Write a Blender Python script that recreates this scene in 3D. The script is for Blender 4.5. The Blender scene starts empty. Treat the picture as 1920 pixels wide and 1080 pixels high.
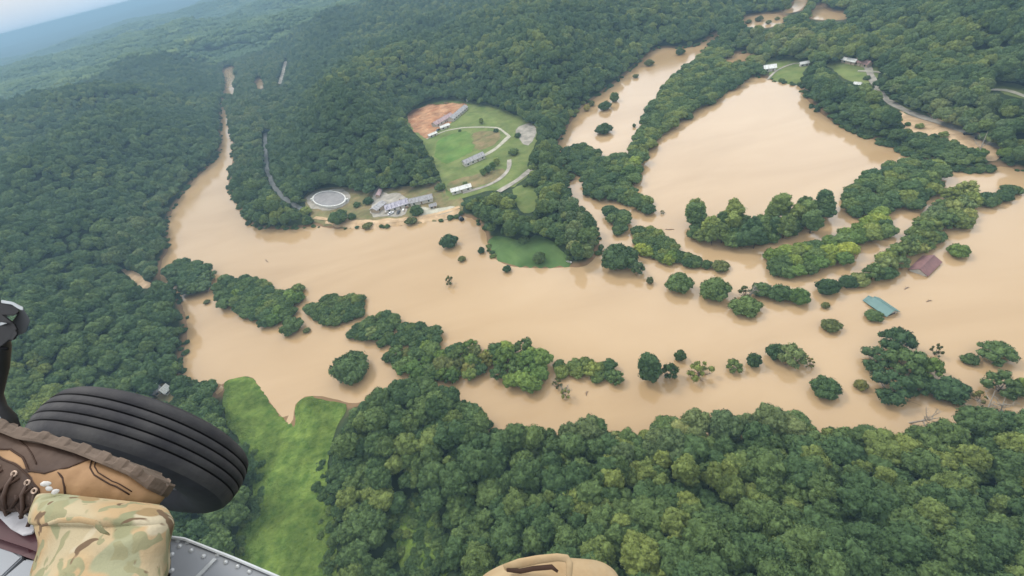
import bpy, bmesh, math, random
import numpy as np
from mathutils import Vector, Matrix, noise, geometry

# ------------------------------------------------------------------ camera
H = 150.0
F = 880.0                       # focal length in pixels of a 1920 wide frame
TILT_N = (-0.2516, 0.9678)      # helicopter banked: where 'up' points in the frame
PITCH = math.atan(701.0 / F)
UP = Vector((math.cos(PITCH) * TILT_N[0], math.cos(PITCH) * TILT_N[1], math.sin(PITCH))).normalized()
_f = Vector((0, 0, -1))
YA = (_f - UP * _f.dot(UP)).normalized()
XA = YA.cross(UP)
ROT = Matrix((XA, YA, UP))      # camera axes -> world
CAM = Vector((0, 0, H))
S = bpy.context.scene
cam_d = bpy.data.cameras.new("camera")
cam_d.sensor_width = 36.0
cam_d.lens = 36.0 * F / 1920.0
cam_d.clip_start = 0.05
cam_d.clip_end = 90000.0
cam = bpy.data.objects.new("camera", cam_d)
S.collection.objects.link(cam)
cam.matrix_world = Matrix.Translation(CAM) @ ROT.to_4x4()
S.camera = cam

# ------------------------------------------------------------------ light
SUN_EL, SUN_AZ = math.radians(50), math.radians(-42)   # azimuth from +Y towards +X
world = bpy.data.worlds.new("World")
S.world = world
world.use_nodes = True
wn = world.node_tree
wn.nodes.clear()
def N(nt, t, **kw):
    n = nt.nodes.new(t)
    for k, v in kw.items():
        if k.startswith("i_"):
            n.inputs[k[2:].replace("_", " ")].default_value = v
        else:
            setattr(n, k, v)
    return n
sky = N(wn, "ShaderNodeTexSky", sky_type='NISHITA', sun_disc=False, sun_elevation=SUN_EL, sun_rotation=SUN_AZ,
        air_density=1.2, dust_density=4.0, ozone_density=1.5)
# overcast: a bright, uneven cloud layer over the clear sky
tc = N(wn, "ShaderNodeTexCoord")
mp = N(wn, "ShaderNodeMapping"); mp.inputs['Scale'].default_value = (1.3, 1.3, 3.2)
cn = N(wn, "ShaderNodeTexNoise", i_Scale=2.6, i_Detail=5.0, i_Roughness=0.55)
cr = N(wn, "ShaderNodeMapRange"); cr.inputs['From Min'].default_value = 0.3; cr.inputs['From Max'].default_value = 0.7
cr.inputs['To Min'].default_value = 0.92; cr.inputs['To Max'].default_value = 1.0
cl = N(wn, "ShaderNodeMix", data_type='RGBA')
cl.inputs[6].default_value = (12.9, 13.1, 13.4, 1); cl.inputs[7].default_value = (15.5, 15.6, 15.8, 1)
mx = N(wn, "ShaderNodeMix", data_type='RGBA')
bg = N(wn, "ShaderNodeBackground"); bg.inputs['Strength'].default_value = 0.085
wo = N(wn, "ShaderNodeOutputWorld")
L = wn.links.new
L(tc.outputs['Generated'], mp.inputs['Vector']); L(mp.outputs[0], cn.inputs['Vector'])
L(cn.outputs['Fac'], cr.inputs['Value']); L(cr.outputs[0], mx.inputs[0]); L(cn.outputs['Fac'], cl.inputs[0])
# bright patch added to the unseen sky, aimed for a sheen on the pond
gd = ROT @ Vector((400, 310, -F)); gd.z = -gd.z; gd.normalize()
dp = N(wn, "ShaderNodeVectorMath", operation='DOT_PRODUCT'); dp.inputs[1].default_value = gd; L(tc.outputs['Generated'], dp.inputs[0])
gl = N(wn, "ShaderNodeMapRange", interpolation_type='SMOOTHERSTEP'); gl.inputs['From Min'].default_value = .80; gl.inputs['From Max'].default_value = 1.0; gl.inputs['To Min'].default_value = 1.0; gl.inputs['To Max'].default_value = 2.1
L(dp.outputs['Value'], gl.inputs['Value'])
sz = N(wn, "ShaderNodeSeparateXYZ"); L(tc.outputs['Generated'], sz.inputs[0])
zg = N(wn, "ShaderNodeMapRange", interpolation_type='SMOOTHSTEP'); zg.inputs['From Min'].default_value = 0.0; zg.inputs['From Max'].default_value = .75; zg.inputs['To Min'].default_value = .55; zg.inputs['To Max'].default_value = 1.12
L(sz.outputs['Z'], zg.inputs['Value'])
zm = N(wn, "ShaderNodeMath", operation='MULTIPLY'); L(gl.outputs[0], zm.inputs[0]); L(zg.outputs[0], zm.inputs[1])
ht = N(wn, "ShaderNodeMapRange"); ht.inputs['From Min'].default_value = .0; ht.inputs['From Max'].default_value = .045; L(sz.outputs['Z'], ht.inputs['Value'])
hm = N(wn, "ShaderNodeMix", data_type='RGBA'); hm.inputs[6].default_value = (.62, .84, 1.06, 1); hm.inputs[7].default_value = (1.02, 1.04, 1.06, 1); L(ht.outputs[0], hm.inputs[0])
hc = N(wn, "ShaderNodeVectorMath", operation='MULTIPLY'); L(cl.outputs[2], hc.inputs[0]); L(hm.outputs[2], hc.inputs[1])
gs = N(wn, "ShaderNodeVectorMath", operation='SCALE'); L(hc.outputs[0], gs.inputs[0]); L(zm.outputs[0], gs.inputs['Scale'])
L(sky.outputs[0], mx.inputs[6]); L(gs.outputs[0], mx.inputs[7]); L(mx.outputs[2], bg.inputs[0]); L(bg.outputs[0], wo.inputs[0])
sd = bpy.data.lights.new("sun", 'SUN'); sd.energy = 1.5; sd.angle = math.radians(12); sd.color = (1, 0.95, 0.87)
sun = bpy.data.objects.new("sun", sd); S.collection.objects.link(sun)
dv = Vector((math.sin(SUN_AZ) * math.cos(SUN_EL), math.cos(SUN_AZ) * math.cos(SUN_EL), math.sin(SUN_EL)))
sun.rotation_euler = dv.to_track_quat('Z', 'Y').to_euler()
S.view_settings.view_transform = 'Standard'; S.view_settings.look = 'None'
S.view_settings.exposure = 0.33; S.view_settings.gamma = 1.0
S.cycles.max_bounces = 6; S.cycles.volume_bounces = 0; S.cycles.diffuse_bounces = 3

# ------------------------------------------------------------------ helpers
rng = np.random.default_rng(7)
random.seed(5)
Rn = np.array(ROT); Rinv = Rn.T
def P(px, py, z=0.0):
    d = ROT @ Vector((px - 960, 540 - py, -F)); t = (z - H) / d.z
    return CAM + d * t
def Pn(a, z=0.0):
    a = np.asarray(a, float)
    d = np.stack([a[:, 0] - 960, 540 - a[:, 1], np.full(len(a), -F)], 1) @ Rn.T
    t = (z - H) / np.minimum(d[:, 2], -6.0)
    return d[:, :2] * t[:, None]
def PD(px, py, depth):
    """point on the line of sight at a given depth along the view axis (metres)"""
    return CAM + ROT @ (Vector(((px - 960) / F, (540 - py) / F, -1.0)) * depth)
def project(w):
    c = (w - np.array([0, 0, H])) @ Rn
    dz = np.maximum(-c[:, 2], 1e-3)
    return np.stack([960 + F * c[:, 0] / dz, 540 - F * c[:, 1] / dz, np.where(c[:, 2] < 0, dz, -1)], 1)
def inside(pts, poly):
    poly = np.asarray(poly, float); x, y = pts[:, 0], pts[:, 1]
    r = np.zeros(len(pts), bool); j = len(poly) - 1
    for i in range(len(poly)):
        xi, yi = poly[i][:2]; xj, yj = poly[j][:2]
        c = ((yi > y) != (yj > y))
        if yi != yj:
            r ^= c & (x < (xj - xi) * (y - yi) / (yj - yi) + xi)
        j = i
    return r
def dist_poly(pts, poly):
    poly = np.asarray(poly, float); d = np.full(len(pts), 1e12)
    for i in range(len(poly)):
        a = poly[i - 1]; b = poly[i]; ab = b - a; L2 = max((ab ** 2).sum(), 1e-9)
        px = pts[:, 0] - a[0]; py = pts[:, 1] - a[1]
        t = np.clip((px * ab[0] + py * ab[1]) / L2, 0, 1)
        d = np.minimum(d, (px - t * ab[0]) ** 2 + (py - t * ab[1]) ** 2)
    return np.sqrt(d)
def smooth(t):
    t = np.clip(t, 0, 1); return t * t * (3 - 2 * t)
def chaikin(pts, n=1):
    pts = [np.asarray(p, float) for p in pts]
    for _ in range(n):
        o = []
        for i in range(len(pts)):
            a, b = pts[i], pts[(i + 1) % len(pts)]
            o += [a * .75 + b * .25, a * .25 + b * .75]
        pts = o
    return np.array(pts)
def vnoise(x, y, seed=0):
    """smooth value noise, numpy"""
    xi = np.floor(x).astype(np.int64); yi = np.floor(y).astype(np.int64)
    fx = smooth(x - xi); fy = smooth(y - yi)
    def h(a, b):
        n = (a * 374761393 + b * 668265263 + seed * 69069) & 0x7fffffff
        n = ((n ^ (n >> 13)) * 1274126177) & 0x7fffffff
        return ((n ^ (n >> 16)) & 0xffff) / 65535.0
    return (h(xi, yi) * (1 - fx) + h(xi + 1, yi) * fx) * (1 - fy) + (h(xi, yi + 1) * (1 - fx) + h(xi + 1, yi + 1) * fx) * fy
def fbm(x, y, seed=0, o=4):
    s = 0; a = .5
    for k in range(o):
        s = s + a * vnoise(x * 2 ** k + 17.3 * k, y * 2 ** k - 9.1 * k, seed + k); a *= .5
    return s / (1 - .5 ** o)

# ------------------------------------------------------------------ materials
def new_mat(name):
    m = bpy.data.materials.new(name); m.use_nodes = True
    nt = m.node_tree; b = nt.nodes['Principled BSDF']
    return m, nt, b
def mat(name, col, rough=.7, noise_amt=.25, nscale=4.0, metallic=0.0, spec=.3, bump=0.0, col2=None, detail=4.0, bscale=None, bdist=.02):
    m, nt, b = new_mat(name)
    g = N(nt, "ShaderNodeTexCoord")
    n = N(nt, "ShaderNodeTexNoise", i_Scale=nscale, i_Detail=detail, i_Roughness=.6)
    nt.links.new(g.outputs['Object'], n.inputs['Vector'])
    r = N(nt, "ShaderNodeMapRange"); r.inputs['From Min'].default_value = .3; r.inputs['From Max'].default_value = .7
    nt.links.new(n.outputs['Fac'], r.inputs['Value'])
    mi = N(nt, "ShaderNodeMix", data_type='RGBA')
    c2 = col2 or tuple(min(1, c * (1 + noise_amt)) for c in col)
    c1 = col if col2 else tuple(c * (1 - noise_amt) for c in col)
    mi.inputs[6].default_value = (*c1, 1); mi.inputs[7].default_value = (*c2, 1)
    nt.links.new(r.outputs[0], mi.inputs[0]); nt.links.new(mi.outputs[2], b.inputs['Base Color'])
    b.inputs['Roughness'].default_value = rough; b.inputs['Metallic'].default_value = metallic
    b.inputs['Specular IOR Level'].default_value = spec
    if bump:
        bn = N(nt, "ShaderNodeTexNoise", i_Scale=bscale or nscale * 3, i_Detail=6.0)
        nt.links.new(g.outputs['Object'], bn.inputs['Vector'])
        bu = N(nt, "ShaderNodeBump"); bu.inputs['Strength'].default_value = bump; bu.inputs['Distance'].default_value = bdist
        nt.links.new(bn.outputs['Fac'], bu.inputs['Height']); nt.links.new(bu.outputs[0], b.inputs['Normal'])
    return m

def foliage_mat(name, dark, light, yellow, detail_scale=1.1):
    """leaf colour varies from tree to tree and in broad stands across the hills"""
    m, nt, b = new_mat(name); L = nt.links.new
    oi = N(nt, "ShaderNodeObjectInfo"); tc = N(nt, "ShaderNodeTexCoord"); ge = N(nt, "ShaderNodeNewGeometry")
    big = N(nt, "ShaderNodeTexNoise", i_Scale=.011, i_Detail=3.0); L(oi.outputs['Location'], big.inputs['Vector'])
    add = N(nt, "ShaderNodeMath", operation='MULTIPLY_ADD'); add.inputs[1].default_value = .95; L(oi.outputs['Random'], add.inputs[0])
    bm = N(nt, "ShaderNodeMapRange"); bm.inputs['From Min'].default_value = .32; bm.inputs['From Max'].default_value = .68
    bm.inputs['To Min'].default_value = -.42; bm.inputs['To Max'].default_value = .42
    L(big.outputs['Fac'], bm.inputs['Value']); L(bm.outputs[0], add.inputs[2])
    cr = N(nt, "ShaderNodeValToRGB"); e = cr.color_ramp
    e.elements[0].position = 0.12; e.elements[0].color = (*dark, 1)
    e.elements[1].position = 1.0; e.elements[1].color = (*yellow, 1)
    k = e.elements.new(.72); k.color = (*light, 1)
    sx = N(nt, "ShaderNodeSeparateXYZ"); L(oi.outputs['Location'], sx.inputs[0])
    st_ = N(nt, "ShaderNodeMapRange", interpolation_type='SMOOTHSTEP'); st_.inputs['From Min'].default_value = -260; st_.inputs['From Max'].default_value = 60; st_.inputs['To Min'].default_value = -.28; st_.inputs['To Max'].default_value = .02
    L(sx.outputs['X'], st_.inputs['Value'])
    ad2 = N(nt, "ShaderNodeMath", operation='ADD'); L(add.outputs[0], ad2.inputs[0]); L(st_.outputs[0], ad2.inputs[1])
    L(ad2.outputs[0], cr.inputs[0])
    fine = N(nt, "ShaderNodeTexNoise", i_Scale=detail_scale, i_Detail=5.0, i_Roughness=.7); L(ge.outputs['Position'], fine.inputs['Vector'])
    fr = N(nt, "ShaderNodeMapRange"); fr.inputs['From Min'].default_value = .3; fr.inputs['From Max'].default_value = .7
    fr.inputs['To Min'].default_value = .5; fr.inputs['To Max'].default_value = 1.55
    L(fine.outputs['Fac'], fr.inputs['Value'])
    m1 = N(nt, "ShaderNodeVectorMath", operation='SCALE'); L(cr.outputs[0], m1.inputs[0]); L(fr.outputs[0], m1.inputs['Scale'])
    m2 = N(nt, "ShaderNodeVectorMath", operation='MULTIPLY'); L(m1.outputs[0], m2.inputs[0]); L(oi.outputs['Color'], m2.inputs[1])
    L(m2.outputs[0], b.inputs['Base Color'])
    b.inputs['Roughness'].default_value = .7; b.inputs['Specular IOR Level'].default_value = .1
    bu = N(nt, "ShaderNodeBump"); bu.inputs['Strength'].default_value = .8; bu.inputs['Distance'].default_value = .35
    f2 = N(nt, "ShaderNodeTexNoise", i_Scale=detail_scale * 2.2, i_Detail=4.0, i_Roughness=.7); L(ge.outputs['Position'], f2.inputs['Vector'])
    L(f2.outputs['Fac'], bu.inputs['Height']); L(bu.outputs[0], b.inputs['Normal'])
    return m
M = {}
M['leaf'] = foliage_mat("leaves", (.058, .100, .038), (.102, .148, .047), (.165, .200, .052))
M['leaf_pale'] = foliage_mat("willow_leaves", (.085, .125, .052), (.135, .168, .062), (.20, .215, .075))
M['bark'] = mat("bark", (.09, .065, .045), .9, .3, 3)
M['deadwood'] = mat("dead_wood", (.30, .26, .21), .9, .3, 3)
M['grass'] = mat("meadow_grass", (.052, .098, .020), .9, spec=.05, nscale=.28, detail=14.0, col2=(.16, .22, .048), bump=1.0, bscale=.9, bdist=1.2)
M['lawn'] = mat("lawn", (.105, .15, .042), .95, spec=.05, nscale=.09, detail=10.0, col2=(.19, .215, .075), bump=.4, bscale=.5, bdist=.3)
M['lawn2'] = mat("island_grass", (.065, .12, .036), .95, spec=.05, nscale=.06, detail=9.0, col2=(.105, .16, .055))
M['bright'] = mat('mown_grass', (.085, .165, .035), .95, spec=.05, nscale=.08, detail=9.0, col2=(.14, .20, .055))
M['worn'] = mat("worn_grass", (.12, .135, .05), .95, spec=.1, nscale=.12, detail=8.0, col2=(.24, .17, .09))
M['dirt'] = mat("orange_dirt", (.28, .115, .05), .95, spec=.1, nscale=.11, detail=10.0, col2=(.50, .30, .17))
M['sand'] = mat("pale_dirt", (.42, .28, .15), .95, spec=.1, nscale=.09, detail=8.0, col2=(.60, .44, .28))
M['gravel'] = mat("gravel", (.26, .24, .20), .95, spec=.1, nscale=.2, detail=8.0, col2=(.42, .38, .32))
M['road'] = mat("asphalt", (.13, .14, .135), .9, spec=.2, nscale=.2, detail=8.0, col2=(.20, .20, .19))
M['pale'] = mat("pale_gravel", (.30, .29, .22), .95, spec=.1, nscale=.3, detail=8.0, col2=(.48, .45, .36))

def patchy(m, scale, lo, hi, dark=None):
    """broad worn and lush patches over a ground material"""
    nt = m.node_tree; b = nt.nodes['Principled BSDF']; src = b.inputs['Base Color'].links[0].from_socket
    t = N(nt, "ShaderNodeTexCoord"); n = N(nt, "ShaderNodeTexNoise", i_Scale=scale, i_Detail=5.0, i_Roughness=.6, i_Distortion=.8); nt.links.new(t.outputs['Object'], n.inputs['Vector'])
    r = N(nt, "ShaderNodeMapRange"); r.inputs['From Min'].default_value = .35; r.inputs['From Max'].default_value = .65; r.inputs['To Min'].default_value = lo; r.inputs['To Max'].default_value = hi; nt.links.new(n.outputs['Fac'], r.inputs['Value'])
    s = N(nt, "ShaderNodeVectorMath", operation='SCALE'); nt.links.new(src, s.inputs[0]); nt.links.new(r.outputs[0], s.inputs['Scale']); nt.links.new(s.outputs[0], b.inputs['Base Color'])
patchy(M['grass'], .06, .62, 1.2); patchy(M['lawn'], .05, .78, 1.12); patchy(M['bright'], .06, .8, 1.15); patchy(M['lawn2'], .06, .8, 1.2); patchy(M['dirt'], .12, .7, 1.2); patchy(M['worn'], .1, .75, 1.2); patchy(M['sand'], .12, .7, 1.1); patchy(M['gravel'], .15, .75, 1.1)

# ------------------------------------------------------------------ the flooded valley, in outline
# (frame x, frame y[, drop]) traced on the water level; drop = how far the bank lies below the crowns that hide it
FLOOD = [(421,176),(414,205),(414,250),(415,285),(395,310),(365,335),(345,360),(325,390),(314,415),(312,440),(316,470),(300,490),(300,540),
 (338,560),(340,575),(350,600),(350,640),(342,665),(340,700),(348,722),(395,722),(430,712),(470,701),(490,730),(515,765),(538,792),(547,810),
 (550,775),(556,746),(590,740),(630,748),(660,757),(690,752),(715,745),(730,735),(775,735),(830,735),(880,765),(930,815),
 (960,822),(1000,822),(1060,826),(1100,820),(1180,825),(1250,815),(1330,815),(1400,808),(1500,812),(1560,820),(1640,825),(1680,840),(1760,838),(1800,822),(1850,812),
 (1920,800),(2100,800),(2500,760),(2500,250),(2200,290),(2000,330),(1920,322),(1880,308),(1840,322),(1790,318),(1750,305),(1708,288),(1672,272),(1640,262),(1600,245),(1560,228),(1530,205),(1508,180),(1500,160),(1470,157),(1440,148),
 (1420,144),(1400,135),(1378,123),(1398,108),(1398,99),(1355,102),(1322,108),(1318,92),(1342,76),(1352,62),(1344,58),(1330,72),(1312,84),(1280,92),(1240,88),(1218,98),(1195,122),(1160,150),
 (1125,178),(1090,200),(1070,228),(1052,258),(1040,278),(1050,300),(1058,340),(1072,378),(1108,410),(1124,450),(1120,480),(1098,500),(1068,500),(1040,503),(1010,503),(975,502),(950,498),(925,485),(913,465),(915,440),
 (905,425),(890,408),(862,404),(845,412),(800,417),(760,424),(720,426),(690,430),(660,428),(625,430),(590,422),(560,428),(520,430),(480,427),(462,418),(452,392),(436,370),(428,348),(432,320),(438,290),(437,262),(430,240),(427,206),(428,176)]
PONDS = {
 'far_a': [(1388,38),(1402,30),(1420,27),(1466,25),(1470,44),(1440,52),(1410,54),(1394,50)],
 'far_b': [(1494,-20),(1518,-20),(1508,18),(1470,27),(1466,22),(1486,16)],
 'far_c': [(1514,35),(1526,20),(1534,5),(1548,18),(1568,24),(1592,25),(1588,36),(1555,38)],
 'river_a': [(417,130),(439,123),(440,150),(437,180),(422,180),(424,152)],
 'river_b': [(478,158),(488,144),(497,160),(486,170)],
 'dyke_pool': [(1356,107),(1384,104),(1400,98),(1410,103),(1398,115),(1376,117),(1362,120)],
 'pool': [(403,722),(416,720),(419,735),(408,744),(402,738)],
}
# what is seen of the water (no crown of the surrounding woods may cover this)
VIS = [(418,212),(416,250),(418,285),(400,310),(370,335),(350,360),(330,390),(320,415),(318,440),(322,470),(345,492),(500,500),(600,560),(530,600),(430,585),(340,553),
 (342,575),(352,600),(354,640),(347,665),(342,700),(350,712),(395,700),(430,705),(470,701),(490,730),(515,765),(538,792),(547,808),
 (550,775),(556,746),(590,740),(630,748),(660,757),(690,748),(712,730),(722,700),(780,700),(870,705),(900,745),(925,785),(938,800),
 (955,790),(1000,780),(1040,790),(1070,785),(1100,780),(1180,788),(1250,766),(1300,778),(1330,775),(1400,760),(1470,765),(1500,768),(1530,780),(1560,778),(1640,782),(1680,802),(1720,795),(1760,800),(1800,782),(1850,765),
 (1920,745),(2500,700),(2500,330),(1920,330),(1870,318),(1830,345),(1770,340),(1706,290),(1672,274),(1640,264),(1600,247),(1560,230),(1530,207),(1508,182),(1500,160),(1470,157),(1440,150),
 (1425,148),(1400,160),(1350,188),(1300,225),(1240,262),(1180,270),(1215,210),(1250,150),(1290,112),(1345,78),(1350,62),(1344,60),(1330,74),(1312,86),(1280,93),(1240,90),(1218,100),(1195,125),(1160,152),
 (1125,180),(1092,203),(1078,225),(1062,252),(1050,280),(1120,290),(1150,300),(1130,340),(1062,345),(1080,375),(1108,405),(1124,450),(1108,490),(1068,500),(1040,503),(1010,503),(975,502),(950,498),(925,485),(913,465),(915,440),
 (905,428),(890,412),(862,406),(845,412),(800,417),(760,424),(720,426),(690,430),(660,428),(625,430),(590,422),(560,428),(520,430),(480,425),(464,416),(454,392),(436,370),(430,348),(433,320),(438,290),(437,262),(430,240),(424,212)]
# clearings on land: name -> (outline, material, structure name)
CLEAR = [
 ('campus', [(760,215),(795,190),(840,182),(880,188),(930,198),(985,225),(1010,238),(1008,262),(990,300),(995,325),(968,350),(960,352),(900,362),(868,372),(840,375),(830,368),(826,330),(805,290),(785,255),(762,235)], 'lawn', 'lawn'),
 ('bank', [(568,365),(600,352),(650,350),(690,362),(720,352),(790,348),(830,338),(840,372),(870,368),(866,404),(845,411),(800,416),(760,423),(690,428),(650,426),(592,420),(575,395)], 'worn', 'river_bank'),
 ('point', [(912,447),(935,442),(965,448),(985,455),(1010,438),(1035,450),(1060,478),(1069,497),(1040,504),(1010,504),(950,499),(925,486)], 'lawn2', 'grass_point'),
 ('glade', [(958,352),(1000,345),(1008,372),(1003,396),(985,402),(972,392),(966,372)], 'lawn', 'lawn'),
 ('north', [(1440,150),(1443,130),(1432,122),(1448,106),(1475,104),(1520,112),(1526,122),(1508,130),(1500,162),(1470,158)], 'lawn', 'lawn'),
 ('roofside', [(1545,118),(1590,108),(1640,118),(1652,140),(1635,156),(1605,158),(1570,138)], 'lawn', 'lawn'),
 ('dirtfield', [(1682,205),(1722,207),(1790,233),(1850,257),(1885,280),(1868,304),(1838,296),(1790,272),(1740,258),(1695,252)], 'sand', 'dirt_field'),
 ('verge', [(1648,160),(1668,180),(1700,198),(1745,216),(1740,228),(1700,214),(1664,196),(1644,172)], 'lawn', 'road_verge'),
 ('east', [(1852,150),(1925,160),(1960,190),(1925,188),(1870,176)], 'lawn', 'lawn'),
 ('meadow', [(415,712),(430,704),(470,701),(490,730),(515,765),(538,792),(547,808),(550,775),(556,746),(590,740),(630,748),(655,757),(640,790),(622,830),(615,880),(622,960),(635,1080),(640,1250),(430,1250),(440,1000),(480,950),(475,870),(430,800),(412,750)], 'grass', 'meadow'),
 ('opening', [(745,950),(790,925),(825,965),(838,1020),(850,1090),(760,1100),(740,1020)], 'grass', 'brush_clearing'),
 ('patch', [(222,503),(245,505),(270,518),(288,535),(270,545),(250,528)], 'sand', 'bare_ground'),
 ('hut', [(285,742),(292,722),(310,716),(325,730),(322,755),(300,760)], 'worn', 'yard'),
]
ROADS = [  # centre line, width in metres, material, lift, seen through a gap in the woods
 ([(536,115),(531,135),(524,158)], 6, 'gravel', .45, True),
 ([(497,250),(498,285),(500,315),(510,345),(528,368),(552,385),(578,398)], 4.0, 'road', .45, True),
 ([(800,262),(835,246),(870,240),(905,239),(935,240),(955,256)], 2.2, 'pale', .5, False),
 ([(955,256),(930,280),(905,294)], 4.0, 'pale', .52, False),
 ([(955,300),(955,318),(940,335),(918,348),(890,356),(868,362)], 3.2, 'gravel', .5, False),
 ([(996,318),(972,338),(948,352),(935,360)], 4.5, 'gravel', .54, False),
 ([(862,388),(835,398),(800,405),(760,412),(700,418),(640,415),(590,408)], 3.2, 'sand', .5, False),
 ([(1627,126),(1632,142),(1640,160),(1655,182),(1680,200),(1715,216),(1755,229),(1800,243),(1850,264),(1885,282)], 4.6, 'gravel', .62, True),
 ([(1608,134),(1630,134),(1652,137)], 2.6, 'pale', .66, True),
 ([(1855,170),(1885,168),(1905,176),(1940,190)], 3.0, 'pale', .6, True),
 ([(1440,146),(1460,130),(1490,118),(1515,120)], 1.8, 'gravel', .6, False),
]
# hills: (frame x, frame y, height) - the ground seen at that pixel lies that high
HILL = [(150,520,22),(60,420,45),(180,380,30),(250,300,28),(100,280,62),(230,200,58),(60,190,75),(330,150,30),(320,240,14),(180,130,60),(30,600,35),(180,640,14),(30,720,25),(200,720,8),
 (560,300,16),(640,250,46),(700,300,30),(760,320,10),(620,180,66),(700,150,84),(640,90,84),(720,200,66),(800,120,60),(860,80,62),(880,150,26),(950,110,46),(1000,60,60),(1050,130,24),(980,170,12),(1100,80,34),(1150,60,30),(1180,90,8),(1100,20,48),(1250,30,20),(1300,20,14),
 (560,130,12),(500,160,6),(470,240,6),(480,330,6),(540,60,50),(420,60,34),(430,100,20),
 (1650,60,26),(1700,20,40),(1800,60,46),(1900,60,60),(1720,140,10),(1800,180,16),(1880,220,22),(1920,120,30),(1580,60,10),(1620,30,18),(1500,70,2),(1450,90,1),(1550,180,2),(1620,210,2),(1380,20,12),(1560,-40,20),(1750,-60,50),(1400,-60,30),(1250,-60,50),
 (700,850,10),(760,980,22),(900,900,22),(1000,1000,34),(1100,880,20),(1200,1000,34),(1300,860,14),(1400,980,30),(1500,880,16),(1600,1000,32),(1750,900,16),(1850,1000,28),(1900,900,16),(1000,840,10),(520,850,8),(540,1000,14),(400,900,14),(350,1050,20),(300,850,14)]
HW = np.array([[*P(x, y, h)[:2], h] for x, y, h in HILL])
POLY_W = [chaikin(Pn([p[:2] for p in FLOOD]), 1)] + [chaikin(Pn(v), 1) for v in PONDS.values()]
LOWLAND = [Pn(p, 3) for p in ([(408,120),(470,98),(545,98),(545,170),(535,250),(560,380),(470,410),(435,330),(425,250),(412,190)], [(1345,62),(1380,20),(1480,-30),(1620,-10),(1640,60),(1660,200),(1500,120),(1380,125)])]
POLY_C = [chaikin(Pn(c[1], 1.5), 1) for c in CLEAR]
ROAD_W = [Pn(r[0], 1.5) for r in ROADS]

def hill_raw(x, y):
    num = np.zeros_like(x); den = np.zeros_like(x)
    for hx, hy, h in HW:
        r = math.hypot(hx, hy)
        w = 1.0 / (((x - hx) ** 2 + (y - hy) ** 2) / (1 + r * r / 4e5) + 900.0) ** 1.6
        num += w * h; den += w
    near = num / den
    r = np.hypot(x, y)
    roll = fbm(x / 420 + 31, y / 420 + 4, 3, 4)
    far = 8 + 50 * smooth((roll - .28) / .5)
    k = smooth((r - 900) / 900)
    h = near * (1 - k) + far * k
    h = h + (fbm(x / 95, y / 95, 11, 3) - .5) * 40 * smooth(near / 32) + (fbm(x / 30, y / 30, 5, 2) - .5) * 6 * smooth(near / 15)
    # beyond a few kilometres the ridges level out towards the horizon
    return h * (1 - smooth((r - 2500) / 5000)) + 40 * smooth((r - 2500) / 5000) + (fbm(x / 2600, y / 2600, 8, 3) - .5) * 60 * smooth((r - 2500) / 5000)
def height(x, y):
    pts = np.stack([x, y], 1)
    sw = np.full(len(pts), 1e9); ins = np.zeros(len(pts), bool)
    for p in POLY_W:
        d = dist_poly(pts, p); sw = np.minimum(sw, d); ins |= inside(pts, p)
    sc = sw.copy()
    for p in POLY_C:
        d = dist_poly(pts, p); d[inside(pts, p)] = 0; sc = np.minimum(sc, d)
    for p in LOWLAND:
        d = dist_poly(pts, p); d[inside(pts, p)] = 0; sc = np.minimum(sc, d)
    for rd in ROAD_W:
        for a, b in zip(rd[:-1], rd[1:]):
            sc = np.minimum(sc, np.maximum(dist_poly(pts, [a, b]) - 3, 0))
    ramp = smooth(sc / 90.0) * .75 + .25 * np.clip(sc / 40.0, 0, 1)
    land = np.minimum(sw * .22, 1.2 + np.minimum(sw, 600) * .004) + np.maximum(hill_raw(x, y), 0) * ramp
    land = np.maximum(land, np.minimum(sw * .22, .9))
    return np.where(ins, -np.minimum(sw * .25, 3.0), land)

def axis(lo, hi, step, far, grow=1.06):
    core = list(np.arange(lo, hi + .1, step)); s = step; v = hi
    while v < far:
        s *= grow; v += s; core.append(v)
    s = step; v = lo
    while v > -far:
        s *= grow; v -= s; core.insert(0, v)
    return np.array(core)
GX = axis(-640, 520, 4.2, 45000, 1.07); GY = axis(0, 1450, 4.2, 45000, 1.07)
GX = GX[(GX > -46000)]; GY = GY[GY > -9000]
gx, gy = np.meshgrid(GX, GY)
GZ = height(gx.ravel(), gy.ravel()).reshape(gx.shape)
def zat(x, y):
    x = np.atleast_1d(np.asarray(x, float)); y = np.atleast_1d(np.asarray(y, float))
    i = np.clip(np.searchsorted(GX, x) - 1, 0, len(GX) - 2); j = np.clip(np.searchsorted(GY, y) - 1, 0, len(GY) - 2)
    fx = (x - GX[i]) / (GX[i + 1] - GX[i]); fy = (y - GY[j]) / (GY[j + 1] - GY[j])
    return (GZ[j, i] * (1 - fx) + GZ[j, i + 1] * fx) * (1 - fy) + (GZ[j + 1, i] * (1 - fx) + GZ[j + 1, i + 1] * fx) * fy

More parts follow.
